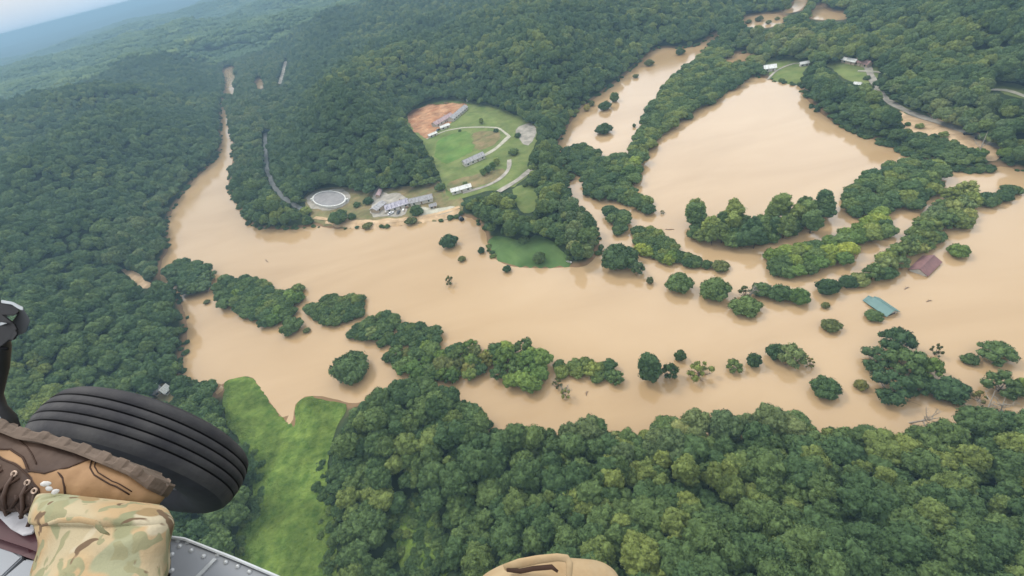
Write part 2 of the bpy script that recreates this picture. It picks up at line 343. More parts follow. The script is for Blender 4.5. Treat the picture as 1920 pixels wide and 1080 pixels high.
def mesh_from(name, v, f, mats=(), smooth_=True, mi=None):
    me = bpy.data.meshes.new(name); v = np.asarray(v, np.float32); f = np.asarray(f, np.int32)
    me.vertices.add(len(v)); me.vertices.foreach_set("co", v.ravel())
    k = f.shape[1]; me.loops.add(f.size); me.loops.foreach_set("vertex_index", f.ravel())
    me.polygons.add(len(f)); me.polygons.foreach_set("loop_start", np.arange(len(f), dtype=np.int32) * k)
    try: me.polygons.foreach_set("loop_total", np.full(len(f), k, np.int32))
    except Exception: pass
    if mi is not None: me.polygons.foreach_set("material_index", np.asarray(mi, np.int32))
    me.update(calc_edges=True)
    if smooth_: me.polygons.foreach_set("use_smooth", np.ones(len(f), bool))
    for m in mats: me.materials.append(m)
    me.validate()
    return me
def link(name, me, parent=None, **props):
    o = bpy.data.objects.new(name, me); S.collection.objects.link(o)
    if parent: o.parent = parent
    for k, v in props.items():
        if v is not None: o[k] = v
    return o
ny, nx = gx.shape
idx = np.arange(nx * ny).reshape(ny, nx)
fq = np.stack([idx[:-1, :-1], idx[:-1, 1:], idx[1:, 1:], idx[1:, :-1]], -1).reshape(-1, 4)
# forest floor up close, seen from far away as wooded ridges
m, nt, b = new_mat("forest_floor"); Lk = nt.links.new
ge = N(nt, "ShaderNodeNewGeometry")
n1 = N(nt, "ShaderNodeTexNoise", i_Scale=.02, i_Detail=8.0, i_Roughness=.65); Lk(ge.outputs['Position'], n1.inputs['Vector'])
cr = N(nt, "ShaderNodeValToRGB"); e = cr.color_ramp
e.elements[0].position = .35; e.elements[0].color = (.020, .036, .016, 1); e.elements[1].position = .68; e.elements[1].color = (.050, .070, .028, 1)
Lk(n1.outputs['Fac'], cr.inputs[0])
sp = N(nt, "ShaderNodeSeparateXYZ"); Lk(ge.outputs['Position'], sp.inputs[0])
mr = N(nt, "ShaderNodeMapRange"); mr.inputs['From Min'].default_value = .5; mr.inputs['From Max'].default_value = 1.35; Lk(sp.outputs['Z'], mr.inputs['Value'])
mxx = N(nt, "ShaderNodeMix", data_type='RGBA'); mxx.inputs[6].default_value = (.20, .125, .065, 1)
Lk(mr.outputs[0], mxx.inputs[0]); Lk(cr.outputs[0], mxx.inputs[7]); Lk(mxx.outputs[2], b.inputs['Base Color'])
b.inputs['Roughness'].default_value = .95; b.inputs['Specular IOR Level'].default_value = .1
M['floor'] = m
link("ground", mesh_from("ground", np.stack([gx.ravel(), gy.ravel(), GZ.ravel()], 1), fq, [M['floor']]), kind='structure')

# water
m, nt, b = new_mat("muddy_flood_water"); Lk = nt.links.new
ge = N(nt, "ShaderNodeNewGeometry")
mpw = N(nt, "ShaderNodeMapping"); mpw.inputs['Rotation'].default_value = (0, 0, .5); mpw.inputs['Scale'].default_value = (.35, 1, 1)
Lk(ge.outputs['Position'], mpw.inputs['Vector'])
n1 = N(nt, "ShaderNodeTexNoise", i_Scale=.02, i_Detail=7.0, i_Roughness=.55, i_Distortion=.6); Lk(mpw.outputs[0], n1.inputs['Vector'])
cr = N(nt, "ShaderNodeValToRGB"); e = cr.color_ramp
e.elements[0].position = .28; e.elements[0].color = (.335, .217, .104, 1); e.elements[1].position = .72; e.elements[1].color = (.43, .297, .162, 1); k_ = e.elements.new(.5); k_.color = (.39, .262, .136, 1)
Lk(n1.outputs['Fac'], cr.inputs[0]); Lk(cr.outputs[0], b.inputs['Base Color'])
b.inputs['Roughness'].default_value = .11; b.inputs['IOR'].default_value = 1.36; b.inputs['Specular IOR Level'].default_value = .75
n2 = N(nt, "ShaderNodeTexNoise", i_Scale=.35, i_Detail=5.0, i_Roughness=.6); Lk(mpw.outputs[0], n2.inputs['Vector'])
bu = N(nt, "ShaderNodeBump"); bu.inputs['Strength'].default_value = .10; bu.inputs['Distance'].default_value = .15
Lk(n2.outputs['Fac'], bu.inputs['Height']); Lk(bu.outputs[0], b.inputs['Normal'])
M['water'] = m
link("flood_water", mesh_from("flood_water", [(-900, 0, 0), (900, 0, 0), (900, 1900, 0), (-900, 1900, 0)], [(0, 1, 2, 3)], [m], False), kind='structure')

# cleared ground, lawns, roads: sheets draped on the terrain
def drape_poly(name, poly, material, lift, props, lumps=0.0):
    poly = [Vector(p) for p in poly]
    xs = [p.x for p in poly]; ys = [p.y for p in poly]; st = max(2.5, (max(xs) - min(xs) + max(ys) - min(ys)) / 90) if not lumps else 1.25
    g = np.array([(x, y) for x in np.arange(min(xs), max(xs), st) for y in np.arange(min(ys), max(ys), st)])
    if len(g):
        pa = np.array([tuple(p) for p in poly]); g = g[inside(g, pa)]; g = g[dist_poly(g, pa) > st * .5] if len(g) else g
    pts = poly + [Vector(p) for p in g]
    vs, es, fs, *_ = geometry.delaunay_2d_cdt(pts, [(i, (i + 1) % len(poly)) for i in range(len(poly))], [], 2, 1e-4)
    a = np.array([tuple(v) for v in vs]); z = zat(a[:, 0], a[:, 1]) + lift
    wet = zat(a[:, 0], a[:, 1]) < .03
    if lumps: z = z + lumps * (fbm(a[:, 0] / 5.5, a[:, 1] / 5.5, 21, 4) ** 1.5 - .1) * np.clip(dist_poly(a, np.array([tuple(p) for p in poly])) / 3, .15, 1)
    z = np.where(wet, zat(a[:, 0], a[:, 1]) - .25, z)
    v = np.column_stack([a, z]); cen = np.array([a[list(f)].mean(0) for f in fs]); keep = inside(cen, np.array([tuple(p) for p in poly]))
    f = [tuple(f) for f, k in zip(fs, keep) if k]
    return link(name, mesh_from(name, v, f, [material]), kind='structure')
def ragged(pw, amp, wl):
    """break up a smooth outline so grass and bare soil interlock"""
    o = []
    for p_, q_ in zip(pw, np.roll(pw, -1, 0)):
        n = max(1, int(np.linalg.norm(q_ - p_) / 1.6))
        o += [p_ + (q_ - p_) * k / n for k in range(n)]
    o = np.array(o)
    return o + np.stack([fbm(o[:, 0] / wl, o[:, 1] / wl, 51, 4) - .5, fbm(o[:, 0] / wl + 9, o[:, 1] / wl, 52, 4) - .5], 1) * 2 * amp
for (nm, out, mt, sn), pw in zip(CLEAR, POLY_C):
    drape_poly(sn, ragged(pw, 2.4 if nm == 'meadow' else 2.0, 9.0), M[mt], .22, None, 2.6 if mt == 'grass' else 0)
def ribbon(name, line, w, material, lift):
    # resample
    pts = [line[0]]
    for a, b in zip(line[:-1], line[1:]):
        n = max(1, int(np.linalg.norm(b - a) / 3.0))
        pts += [a + (b - a) * (k + 1) / n for k in range(n)]
    p = np.array(pts)
    for _ in range(4): p[1:-1] = (p[:-2] + 2 * p[1:-1] + p[2:]) / 4
    t = np.gradient(p, axis=0); t /= np.linalg.norm(t, axis=1)[:, None]; nn = np.stack([-t[:, 1], t[:, 0]], 1)
    ww = w * .5 * (1 + .12 * np.sin(np.arange(len(p)) * .9))[:, None]
    A, B = p + nn * ww, p - nn * ww
    v = np.concatenate([np.column_stack([q, zat(q[:, 0], q[:, 1]) + lift]) for q in (A, p, B)])
    n = len(p); f = [(i + r * n, i + 1 + r * n, i + 1 + (r + 1) * n, i + (r + 1) * n) for r in (0, 1) for i in range(n - 1)]
    return link(name, mesh_from(name, v, f, [material]), kind='structure')
for (ln, w, mt, lift, gap), lw in zip(ROADS, ROAD_W):
    ribbon("road" if mt == 'road' else "dirt_road" if gap else "driveway", lw, w, M[mt], lift)
EXTRA = [  # bare or trodden ground inside the clearings
 ([(762,220),(775,206),(792,203),(803,196),(822,197),(838,191),(858,196),(876,194),(874,206),(858,216),(842,238),(822,243),(806,258),(798,262),(790,254),(779,250),(772,238)], 'dirt', 'dirt_lot'),
 ([(800,190),(840,184),(862,188),(845,196),(805,199)], 'lawn', 'lawn'),
 ([(885,262),(890,246),(930,246),(942,256),(920,276),(893,284)], 'worn', 'worn_grass'),
 ([(812,286),(822,262),(850,250),(884,246),(882,262),(890,283),(862,298),(830,312)], 'bright', 'lawn'),
 ([(838,345),(880,330),(930,320),(948,316),(940,332),(905,350),(868,356),(842,362)], 'worn', 'worn_grass'),
 ([(965,240),(995,230),(1006,240),(1004,262),(985,275),(972,258)], 'gravel', 'gravel_lot'),
 ([(572,374),(590,358),(640,352),(662,366),(652,386),(610,396),(582,391)], 'gravel', 'gravel_yard'),
 ([(600,416),(640,410),(700,413),(760,408),(800,400),(860,390),(864,400),(845,410),(800,415),(760,421),(690,427),(640,425)], 'sand', 'mud_bank'),
 ([(697,372),(706,352),(716,350),(722,366),(738,362),(752,366),(764,372),(768,400),(750,406),(722,408),(692,408)], 'gravel', 'muddy_yard'),
 ([(775,392),(800,388),(822,392),(850,384),(858,392),(836,400),(812,402),(780,403)], 'pale', 'gravel_yard'),
]
for out, mt, sn in EXTRA:
    drape_poly(sn, ragged(chaikin(Pn(out, 1.5), 1), 2.4, 8.0), M[mt], .36, None)
# ------------------------------------------------------------------ tree meshes
def ico(sub):
    bm = bmesh.new(); bmesh.ops.create_icosphere(bm, subdivisions=sub, radius=1.0)
    v = np.array([q.co[:] for q in bm.verts]); f = np.array([[q.index for q in p.verts] for p in bm.faces]); bm.free()
    return v, f
ICO3, ICO2, ICO1 = ico(3), ico(2), ico(1)
def noise3(p, sc, seed):
    return np.array([noise.noise(Vector(q) * sc + Vector((seed * 7.1, seed * 3.3, seed))) for q in p])
def lobes_crown(seed, rx, rz, cz, nl, lobe, leaf=.55, nleaf=900, spread=1.0, core=True, low=-.35, ic=ICO3, dome=1.0):
    """a crown of billowing boughs with loose sprays of leaves round each: returns verts, tris"""
    r = np.random.default_rng(seed); V = []; Fc = []; off = 0; cs = []
    if core:
        v, f = ICO3
        n = noise3(v, 1.6, seed)
        q = v * np.array([rx * .72, rx * .72, rz * .72]) * (1 + .3 * n)[:, None] + [0, 0, cz]
        V.append(q); Fc.append(f + off); off += len(q)
    ga = math.pi * (3 - 5 ** .5)
    for i in range(nl):
        t = (i + .5) / nl; z = 1 - t * (1 - low); a = i * ga + r.normal(0, .25) + seed
        rr = math.sqrt(max(0, 1 - z * z)); k = spread * r.uniform(.62, 1.0)
        c = np.array([math.cos(a) * rr * rx * k, math.sin(a) * rr * rx * k, z * rz * r.uniform(.72, 1.0) * dome]) * .82
        s = lobe * r.uniform(.5, 1.35); cs.append((c, s))
        v, f = ic
        n = noise3(v, 1.9, seed + i * 1.7) ; n2 = noise3(v, 4.5, seed + i)
        q = v * s * (1 + .62 * n + .42 * n2)[:, None] * [1.08, 1.08, .80] + c + [0, 0, cz]
        V.append(q); Fc.append(f + off); off += len(q)
    # sprays of leaves
    per = nleaf // nl
    for c, s in cs:
        d = r.normal(size=(per, 3)); d[:, 2] = np.abs(d[:, 2]) * 1.0 - .35; d /= np.linalg.norm(d, axis=1)[:, None]
        p = c + d * s * r.uniform(.82, 1.38, (per, 1)) * [1.08, 1.08, .82] + [0, 0, cz]
        u = np.cross(d, r.normal(size=(per, 3))); u /= np.linalg.norm(u, axis=1)[:, None]; w = np.cross(d, u) + d * r.uniform(-.6, .6, (per, 1))
        sz = leaf * r.uniform(.5, 1.2, (per, 1))
        q = np.stack([p - u * sz * .6, p + u * sz * .6, p + w * sz + d * sz * .25], 1).reshape(-1, 3)
        V.append(q); Fc.append(np.arange(len(q)).reshape(-1, 3) + off); off += len(q)
    return np.concatenate(V), np.concatenate(Fc)
def tube(path, radii, n=6):
    """tapered round tube through points, returns verts, quads"""
    P_ = [Vector(p) for p in path]; V = []; Fc = []
    for i, p in enumerate(P_):
        t = (P_[min(i + 1, len(P_) - 1)] - P_[max(i - 1, 0)]).normalized()
        a = t.orthogonal().normalized(); b = t.cross(a)
        for k in range(n):
            an = 2 * math.pi * k / n
            V.append(p + (a * math.cos(an) + b * math.sin(an)) * radii[i])
    for i in range(len(P_) - 1):
        for k in range(n):
            Fc.append((i * n + k, i * n + (k + 1) % n, (i + 1) * n + (k + 1) % n, (i + 1) * n + k))
    return [tuple(v) for v in V], Fc
def trunk_mesh(seed, h, r0, rx, mat_, limbs=5, twigs=0, base=-4.0):
    r = np.random.default_rng(seed + 99); V, Fc = tube([(0, 0, base), (.1, 0, 0), (r.normal(0, .2), r.normal(0, .2), h * .5), (r.normal(0, .3), r.normal(0, .3), h)], [r0 * 1.2, r0, r0 * .7, r0 * .25])
    for i in range(limbs):
        a = i * 2.4 + r.uniform(0, .6); z0 = h * r.uniform(.3, .75); ln = rx * r.uniform(.6, .95)
        e = (math.cos(a) * ln, math.sin(a) * ln, z0 + ln * r.uniform(.35, .9)); mid = (e[0] * .5, e[1] * .5, z0 + (e[2] - z0) * .35)
        v, f = tube([(0, 0, z0), mid, e], [r0 * .45, r0 * .3, r0 * .08], 5); o = len(V); V += v; Fc += [tuple(k + o for k in q) for q in f]
        for t in range(twigs):
            s = Vector(mid).lerp(Vector(e), r.uniform(0, 1)); d = Vector((r.normal(), r.normal(), abs(r.normal()) * .7)).normalized() * ln * r.uniform(.25, .5)
            v, f = tube([s, s + d * .5 + Vector((0, 0, .2)), s + d], [r0 * .15, r0 * .1, r0 * .03], 4); o = len(V); V += v; Fc += [tuple(k + o for k in q) for q in f]
    return mesh_from("trunk", V, Fc, [mat_])
KIND = {}
def kind(name, seed, h, rx, rz, cz, nl, lobe, tr=.28, limbs=5, twigs=0, mt='leaf', **kw):
    v, f = lobes_crown(seed, rx, rz, cz, nl, lobe, **kw)
    KIND.setdefault(name, []).append((mesh_from("crown", v, f, [M[mt]]), trunk_mesh(seed, h, tr, rx, M['bark'], limbs, twigs), rx, cz, cz + rz))
for s in range(5):
    kind('round', 10 + s, 8.5, 4.9 + .2 * s, 4.2, 8.2, 26 + 2 * s, 1.55 - .06 * s, nleaf=5200, leaf=.46)
for s in range(3):
    kind('wide', 30 + s, 7.5, 5.8, 3.6, 7.6, 30, 1.4, nleaf=5200, leaf=.46, spread=1.05, low=-.25)
for s in range(2):
    kind('tall', 40 + s, 10, 3.6, 5.6, 9.6, 24, 1.2, nleaf=2800, leaf=.45, low=-.6)
for s in range(3):
    kind('low', 50 + s, 3.0, 4.6, 3.0, 2.6, 30, 1.15, nleaf=5200, leaf=.5, spread=1.08, low=-.2)
for s in range(3):
    kind('ragged', 60 + s, 8.5, 5.2, 4.2, 7.4, 15, 1.15, nleaf=2200, core=False, low=-.5, leaf=.6, twigs=4, limbs=8, spread=1.1, ic=ICO2)
for s in range(2):
    kind('thin', 70 + s, 8.0, 4.6, 4.6, 6.4, 11, .75, nleaf=1300, core=False, low=-.6, leaf=.5, twigs=7, limbs=9, spread=1.15, ic=ICO2)
CH = {k: v for k, v in KIND.items()}

def make_tree(name, x, y, z, k, var, sc, rz, label, cat='tree', group=None, tint=(1, 1, 1), lean=(0, 0), zs=1.0):
    crown, trunk, rx, cz, top = KIND[k][var % len(KIND[k])]
    e = bpy.data.objects.new(name, None); S.collection.objects.link(e)
    e.location = (x, y, z); e.rotation_euler = (lean[0], lean[1], rz); e.scale = (sc, sc, sc * zs); e.empty_display_size = .5
    e['label'] = label; e['category'] = cat
    if group: e['group'] = group
    c = bpy.data.objects.new("crown", crown); S.collection.objects.link(c); c.parent = e; c.color = (*tint, 1)
    t = bpy.data.objects.new("trunk", trunk); S.collection.objects.link(t); t.parent = e
    return e

# ------------------------------------------------------------------ trees standing in the flood
TREES = []   # already placed: world x, y, radius
VISNP = np.array(VIS, float)
def at_crown(px, py, z=3.5):
    p = P(px, py, z); return p.x, p.y
def scale_at(px, py, z=3.0):
    w = P(px, py, z); c = ROT.transposed() @ (w - CAM); return F / -c.z
GREENS = {'dark': (.92, .95, 1.0), 'mid': (1.2, 1.17, 1.1), 'fresh': (1.45, 1.42, 1.0), 'yellow': (1.8, 1.6, .95), 'brown': (1.75, 1.2, 1.05), 'grey': (1.55, 1.36, 1.5)}
SINGLE = [ # cx, cy, width px, height px, kind, tint, label
 (655,690,80,62,'low','dark',"wide round dark tree alone in the flooded pocket left of the tree lines"),
 (842,455,38,36,'low','dark',"small dark bush in the flood just below the muddy river bank, largest of a few"),
 (866,486,17,13,'low','brown',"tiny brown bush tip below the small dark bush in open flood"),
 (903,470,14,25,'low','dark',"narrow dark bush in the water left of the grassy point"),
 (842,526,20,26,'thin','brown',"sparse brown treetop alone in the middle of the main flood, lowest of a few"),
 (951,505,19,18,'low','dark',"small round bush at the water edge below the grassy point"),
 (1012,487,28,32,'low','dark',"dark bush on the tip of the grassy point"),
 (1098,476,40,36,'low','grey',"grey green bush in the flood just right of the grassy point"),
 (1163,485,76,58,'low','dark',"large dark rounded tree in the flood right of the grassy point"),
 (1196,503,32,36,'ragged','grey',"pale ragged tree leaning on the large dark rounded tree"),
 (1219,527,16,24,'low','brown',"narrow brown bush below the pale ragged tree in the flood"),
 (1275,533,55,46,'low','mid',"round tree in the flood, left one of the round pair in mid stream"),
 (1342,545,62,54,'low','mid',"round tree in the flood, right and larger one of the round pair in mid stream"),
 (1398,577,62,34,'low','mid',"low spreading bush below and right of the round pair in mid stream"),
 (1398,548,30,30,'thin','brown',"half bare twiggy tree between the round pair and the bushy row"),
 (1428,545,42,36,'low','dark',"dark left end tree of the short bushy row in mid stream"),
 (1463,552,48,40,'low','mid',"middle tree of the short bushy row in mid stream"),
 (1497,558,44,40,'low','fresh',"light green right end tree of the short bushy row in mid stream"),
 (1553,540,46,42,'low','dark',"round dark tree left of the teal roof"),
 (1548,573,18,14,'low','brown',"tiny bush below the round dark tree left of the teal roof"),
 (1559,611,38,26,'low','brown',"low brownish bush in open water below left of the teal roof"),
 (1640,593,34,20,'low','dark',"dark bush touching the lower corner of the teal roof"),
 (1798,472,42,32,'low','fresh',"lone round green bush in open water right of the maroon roof"),
 (1218,690,44,74,'tall','dark',"tall dark tree standing alone in the lower flood channel"),
 (1258,697,34,50,'ragged','mid',"ragged tree just right of the tall dark tree"),
 (1276,668,24,34,'low','mid',"small upper treetop beside the ragged tree in the lower channel"),
 (1312,695,54,46,'thin','mid',"thin spindly tree with open branches in the lower flood channel"),
 (1377,688,34,30,'ragged','mid',"small scraggly tree in the row across the lower channel"),
 (1414,678,32,48,'low','dark',"dark narrow tree in the row across the lower channel"),
 (1455,662,38,46,'low','dark',"dark left half of the tree clump in the row across the lower channel"),
 (1487,667,60,52,'ragged','grey',"greyish broad tree at the right of the row across the lower channel"),
 (1519,681,22,24,'thin','brown',"small bare tipped treetop at the far right of the row across the lower channel"),
 (1546,729,56,48,'low','mid',"round bushy tree alone in the flood between the row and the near woods"),
 (1615,723,27,24,'low','brown',"small round brown bush left of the big ragged clump"),
 (1683,640,66,56,'ragged','dark',"top tree of the big ragged clump in the lower right flood"),
 (1645,675,66,40,'ragged','dark',"left arm of the big ragged clump in the lower right flood"),
 (1700,678,76,66,'ragged','mid',"middle tree of the big ragged clump in the lower right flood"),
 (1742,690,50,50,'ragged','fresh',"pale green right side tree of the big ragged clump"),
 (1675,728,84,56,'ragged','dark',"dark bottom left tree of the big ragged clump"),
 (1722,722,56,44,'ragged','mid',"inner bottom tree of the big ragged clump"),
 (1778,733,74,34,'low','dark',"flat bushy tree at the lower right foot of the big ragged clump"),
 (1757,658,24,34,'thin','brown',"spindly brown treetop sticking out at upper right of the big ragged clump"),
 (1820,674,30,26,'low','dark',"small dark bush left of the spreading tree near the right edge"),
 (1870,662,66,38,'ragged','mid',"spreading tree in the flood near the right edge"),
 (1878,722,66,56,'ragged','dark',"dark ragged tree against the right edge of the flood"),
 (1915,728,40,60,'low','yellow',"yellow green tree at the right edge beside the dark ragged one"),
 (1838,745,30,34,'thin','brown',"thin brown tree in the narrow water by the near woods on the right"),
 (1133,243,36,26,'low','dark',"round dark tree alone in the upper river arm"),
 (1134,200,26,24,'low','dark',"dark bush near the wooded bank of the upper river arm"),
 (1152,184,20,26,'low','mid',"green bush just beyond the dark bush in the upper river arm"),
 (1100,203,14,22,'low','brown',"left brown bush by the bank of the upper river arm"),
 (1110,195,12,16,'low','brown',"right brown bush by the bank of the upper river arm"),
 (1217,119,20,16,'low','brown',"small brown clump along the bank in the upper river arm"),
 (1192,143,13,10,'low','brown',"little brown clump off the wooded bank in the upper river arm"),
 (1275,98,18,18,'low','dark',"dark round tree in the narrowing top of the upper river arm"),
 (1189,236,8,10,'low','dark',"tiny dark treetop in the open upper river arm"),
 (637,412,42,36,'low','dark',"dark tree on the mud bank below the round tank"),
 (661,410,16,28,'low','dark',"narrow dark shrub on the mud bank right of the dark tree"),
 (782,400,28,30,'low','mid',"green tree on the mud bank below the grey roofed shed"),
 (690,424,22,12,'low','brown',"brown scrub at the water edge below the cluttered yard"),
 (770,416,26,10,'low','brown',"low scrub at the water edge below the green bank tree"),
 (548,612,48,38,'low','mid',"round tree trailing off the left tree island"),
 (575,620,16,10,'low','brown',"brown tips of brush beyond the trailing round tree"),
 (1060,738,24,34,'thin','grey',"grey spindly tree standing in the water below the near tree line"),
 (1045,718,24,26,'thin','brown',"brown spindly treetop at the right end of the leafy green clump"),
 (388,566,14,9,'low','brown',"tiny brown bush in the left flooded pocket near its upper bank"),
 (1242,398,12,8,'thin','brown',"dead brush tip between the two dark pond belts"),
 (855,648,10,12,'low','brown',"tiny brown treetop above the middle tree line"),
 (1350,500,36,18,'low','brown',"low brown bush at the end of the yellowish tree strip"),
 (1404,41,12,10,'low','brown',"leftmost dark treetop in the far flooded clearing"),
 (1424,36,16,14,'low','brown',"brown clump second from left in the far flooded clearing"),
 (1441,42,12,10,'low','brown',"brown treetop in the middle of the far flooded clearing"),
 (1457,35,10,9,'low','brown',"rightmost brown treetop in the far flooded clearing"),
 (1380,118,14,9,'low','brown',"small brown clump by the tiny far pond"),
]
for i, (cx, cy, w, h, k, tn, lab) in enumerate(SINGLE):
    cz0 = {'low': 2.6, 'round': 8.2, 'wide': 7.6, 'tall': 9.6, 'ragged': 7.4, 'thin': 6.4}[k]
    crown, trunk, rx, cz, top = KIND[k][i % len(KIND[k])]
    s = scale_at(cx, cy); sc = (w / s) / (2 * rx * 1.12)
    hs = 1.0
    # crown centre sits low over the water: sink the trunk
    zc = {'low': 2.0, 'ragged': 3.4, 'thin': 3.2, 'tall': 4.6}[k] * sc / 1.0
    zs = min(max((h / w) / .82, .75), 1.2 if k == 'tall' else 1.7)
    zc = max(zc * zs, .8)
    p = P(cx, cy, zc)
    z = zc - cz * sc * zs
    ground = float(zat(p.x, p.y)[0])
    if ground > .3: z += ground
    nm = 'shrub' if w < 24 and k == 'low' else 'flooded_tree'
    tt = random.uniform(.92, 1.08)
    make_tree(nm, p.x, p.y, z, k, i, sc, random.uniform(0, 6.28), lab, 'bush' if nm == 'shrub' else 'tree', None, tuple(c * tt for c in GREENS[tn]), zs=zs)
    TREES.append((p.x, p.y, rx * sc))

BELTS = [ # outline of the crowns as seen, kinds, tints, crown width in metres, spacing factor, label, group
 ([(318,508),(345,490),(395,508),(400,535),(360,552),(330,540)], ['ragged','wide'], ['dark','grey'], 9, "dark tree at the wooded neck where the left tree island meets the forest", 'trees on the neck of the left island'),
 ([(405,522),(480,525),(520,540),(560,542),(566,560),(545,588),(530,606),(500,612),(470,596),(430,583),(405,562)], ['low','low','wide'], ['mid','fresh'], 8, "green domed tree packed on the long left tree island in the flood", 'trees of the left island'),
 ([(576,578),(600,562),(640,556),(680,556),(682,574),(665,600),(640,604),(608,603)], ['low'], ['mid','dark'], 7, "dark green tree of the short second island, left end of the middle tree line", 'trees of the second island'),
 ([(642,622),(690,600),(720,588),(750,596),(775,606),(835,628),(838,650),(790,650),(720,645),(665,642)], ['ragged','low','low'], ['dark','mid','grey'], 6.5, "very dark tree in the middle tree line beyond the leafy clumps", 'dark trees of the middle line'),
 ([(724,655),(780,645),(845,660),(870,642),(920,655),(925,705),(900,712),(850,712),(770,700),(724,690)], ['ragged','wide','low'], ['fresh','mid','yellow','brown'], 7, "light olive tree in the middle tree line right above the near woods", 'olive trees of the middle line'),
 ([(918,662),(960,650),(1005,650),(1025,668),(1028,705),(990,745),(958,728),(925,700)], ['wide','ragged'], ['mid','fresh'], 9, "bright leafy tree of the big clump midway along the middle tree line", 'leafy clump of the middle line'),
 ([(1034,682),(1080,678),(1140,682),(1158,698),(1160,722),(1138,720),(1128,706),(1085,714),(1045,696)], ['low','ragged'], ['dark','mid'], 6, "dark low tree of the thin right end of the middle tree line", 'right end of the middle line'),
 ([(1182,432),(1225,426),(1250,448),(1280,472),(1328,486),(1340,498),(1300,500),(1245,492),(1195,466)], ['low'], ['yellow','fresh'], 6.5, "yellowish green tree of the curved strip beside the flooded channel", 'yellowish strip of trees'),
 ([(1282,412),(1302,406),(1326,424),(1345,412),(1372,402),(1395,412),(1425,412),(1470,392),(1550,378),(1556,405),(1520,436),(1440,460),(1375,462),(1292,442)], ['low','tall','round'], ['dark','dark','mid'], 8, "tall dark tree of the belt along the lower rim of the flooded field", 'dark belt below the flooded field'),
 ([(1442,482),(1480,468),(1545,452),(1600,432),(1650,398),(1674,420),(1664,444),(1610,458),(1588,496),(1545,500),(1500,520),(1458,510)], ['low','wide'], ['fresh','mid','yellow'], 8, "fresh green tree of the broad middle belt right of the flooded channel", 'fresh green middle belt'),
 ([(1568,392),(1592,362),(1632,324),(1715,294),(1765,312),(1768,348),(1738,382),(1700,392),(1650,398),(1600,402)], ['low','wide'], ['mid','dark'], 8, "tree of the thick belt below the right tip of the flooded field", 'thick belt at the field corner'),
 ([(1582,528),(1640,502),(1700,450),(1750,392),(1795,352),(1838,352),(1842,376),(1828,408),(1760,448),(1712,476),(1675,516),(1600,545)], ['low','ragged'], ['dark','mid','grey'], 8, "dark tree of the long belt leading up past the maroon roof", 'long belt past the maroon roof'),
 ([(1845,368),(1898,348),(1912,358),(1880,384),(1848,384)], ['low'], ['dark'], 6, "small dark tree trailing along the waterline at the right edge", 'trees trailing at the right edge'),
 ([(1090,342),(1112,306),(1165,296),(1190,322),(1188,360),(1226,385),(1232,406),(1205,396),(1185,388),(1160,372),(1110,372)], ['low','wide'], ['mid','dark'], 8, "tree of the belt between peninsula and lower left corner of the flooded field", 'belt left of the flooded field'),
 ([(1135,395),(1160,388),(1180,415),(1178,432),(1150,436)], ['ragged','low'], ['mid'], 6.5, "small tree of the knot beside the yellowish strip", 'knot of small trees'),
 ([(1168,330),(1172,296),(1197,258),(1218,205),(1248,158),(1292,122),(1340,86),(1378,100),(1420,100),(1426,132),(1400,150),(1352,178),(1300,213),(1242,252),(1208,288),(1196,325),(1190,345)], ['low','wide','round'], ['mid','fresh','dark'], 8.5, "tree of the wooded dyke between the upper river arm and flooded field", 'wooded dyke along the river arm'),
 ([(1052,286),(1090,270),(1122,286),(1110,318),(1070,336)], ['low','wide'], ['mid','dark'], 8, "tree of the clump at the head of the peninsula by the river arm", 'clump at the peninsula head'),
 ([(1880,275),(1925,272),(1960,290),(1925,305),(1888,302)], ['low'], ['fresh','yellow'], 7, "yellow green bush beside the end of the dirt field by the right edge", 'bushes at the end of the dirt field'),
]
nb = 0; BT = []
def scale_at2(q): return F / project(np.array([[q[0], q[1], 3.0]]))[0, 2]
for bi, (out, kinds_, tints, cw, lab, grp) in enumerate(BELTS):
    zc = cw * .28
    poly = Pn(out, zc); lo = poly.min(0); hi = poly.max(0); cw = cw * 1.0; sp = cw * .66
    ex = 0
    pts = []
    r = np.random.default_rng(100 + bi)
    gxx = np.arange(lo[0], hi[0] + sp, sp); gyy = np.arange(lo[1], hi[1] + sp, sp * .87)
    for j, yy in enumerate(gyy):
        for xx in gxx:
            q = (xx + (j % 2) * sp * .5 + r.uniform(-.3, .3) * sp, yy + r.uniform(-.3, .3) * sp)
            pts.append(q)
    pts = np.array(pts); ok = inside(pts, poly) & (dist_poly(pts, poly) > cw * .04); pts = pts[ok]
    if bi in (3, 4, 6): pts = pts[r.random(len(pts)) > .16]
    qp = project(np.column_stack([pts, np.full(len(pts), 4.0)])); dp_ = np.array(PONDS['dyke_pool'], float); pts = pts[~inside(qp[:, :2], dp_) & (dist_poly(qp[:, :2], dp_) > 5)]
    for q in pts:
        k = kinds_[r.integers(len(kinds_))]; v = int(r.integers(5))
        crown, trunk, rx, cz, top = KIND[k][v % len(KIND[k])]
        sc = cw * r.uniform(.82, 1.2) / (2 * rx)
        g = float(zat(*q)[0]); lift = {'low': 2.1, 'wide': 4.6, 'round': 4.4, 'tall': 6.0, 'ragged': 4.2, 'thin': 3}[k] * sc
        z = lift - cz * sc + (g if g > .3 else 0)
        tn = GREENS[tints[r.integers(len(tints))]]; tt = r.uniform(.88, 1.14)
        BT.append((scale_at2(q) * rx * sc, q[0], q[1], z, k, v, sc, r.uniform(0, 6.28), lab, grp, tuple(c * tt for c in tn)))
        TREES.append((q[0], q[1], rx * sc)); nb += 1
BT.sort(key=lambda t: -t[0])
for t in BT[:285]:
    make_tree('belt_tree', *t[1:9], 'tree', t[9], t[10])
BELT_REST = BT[285:]
print("belt trees", nb, "single", len(SINGLE))

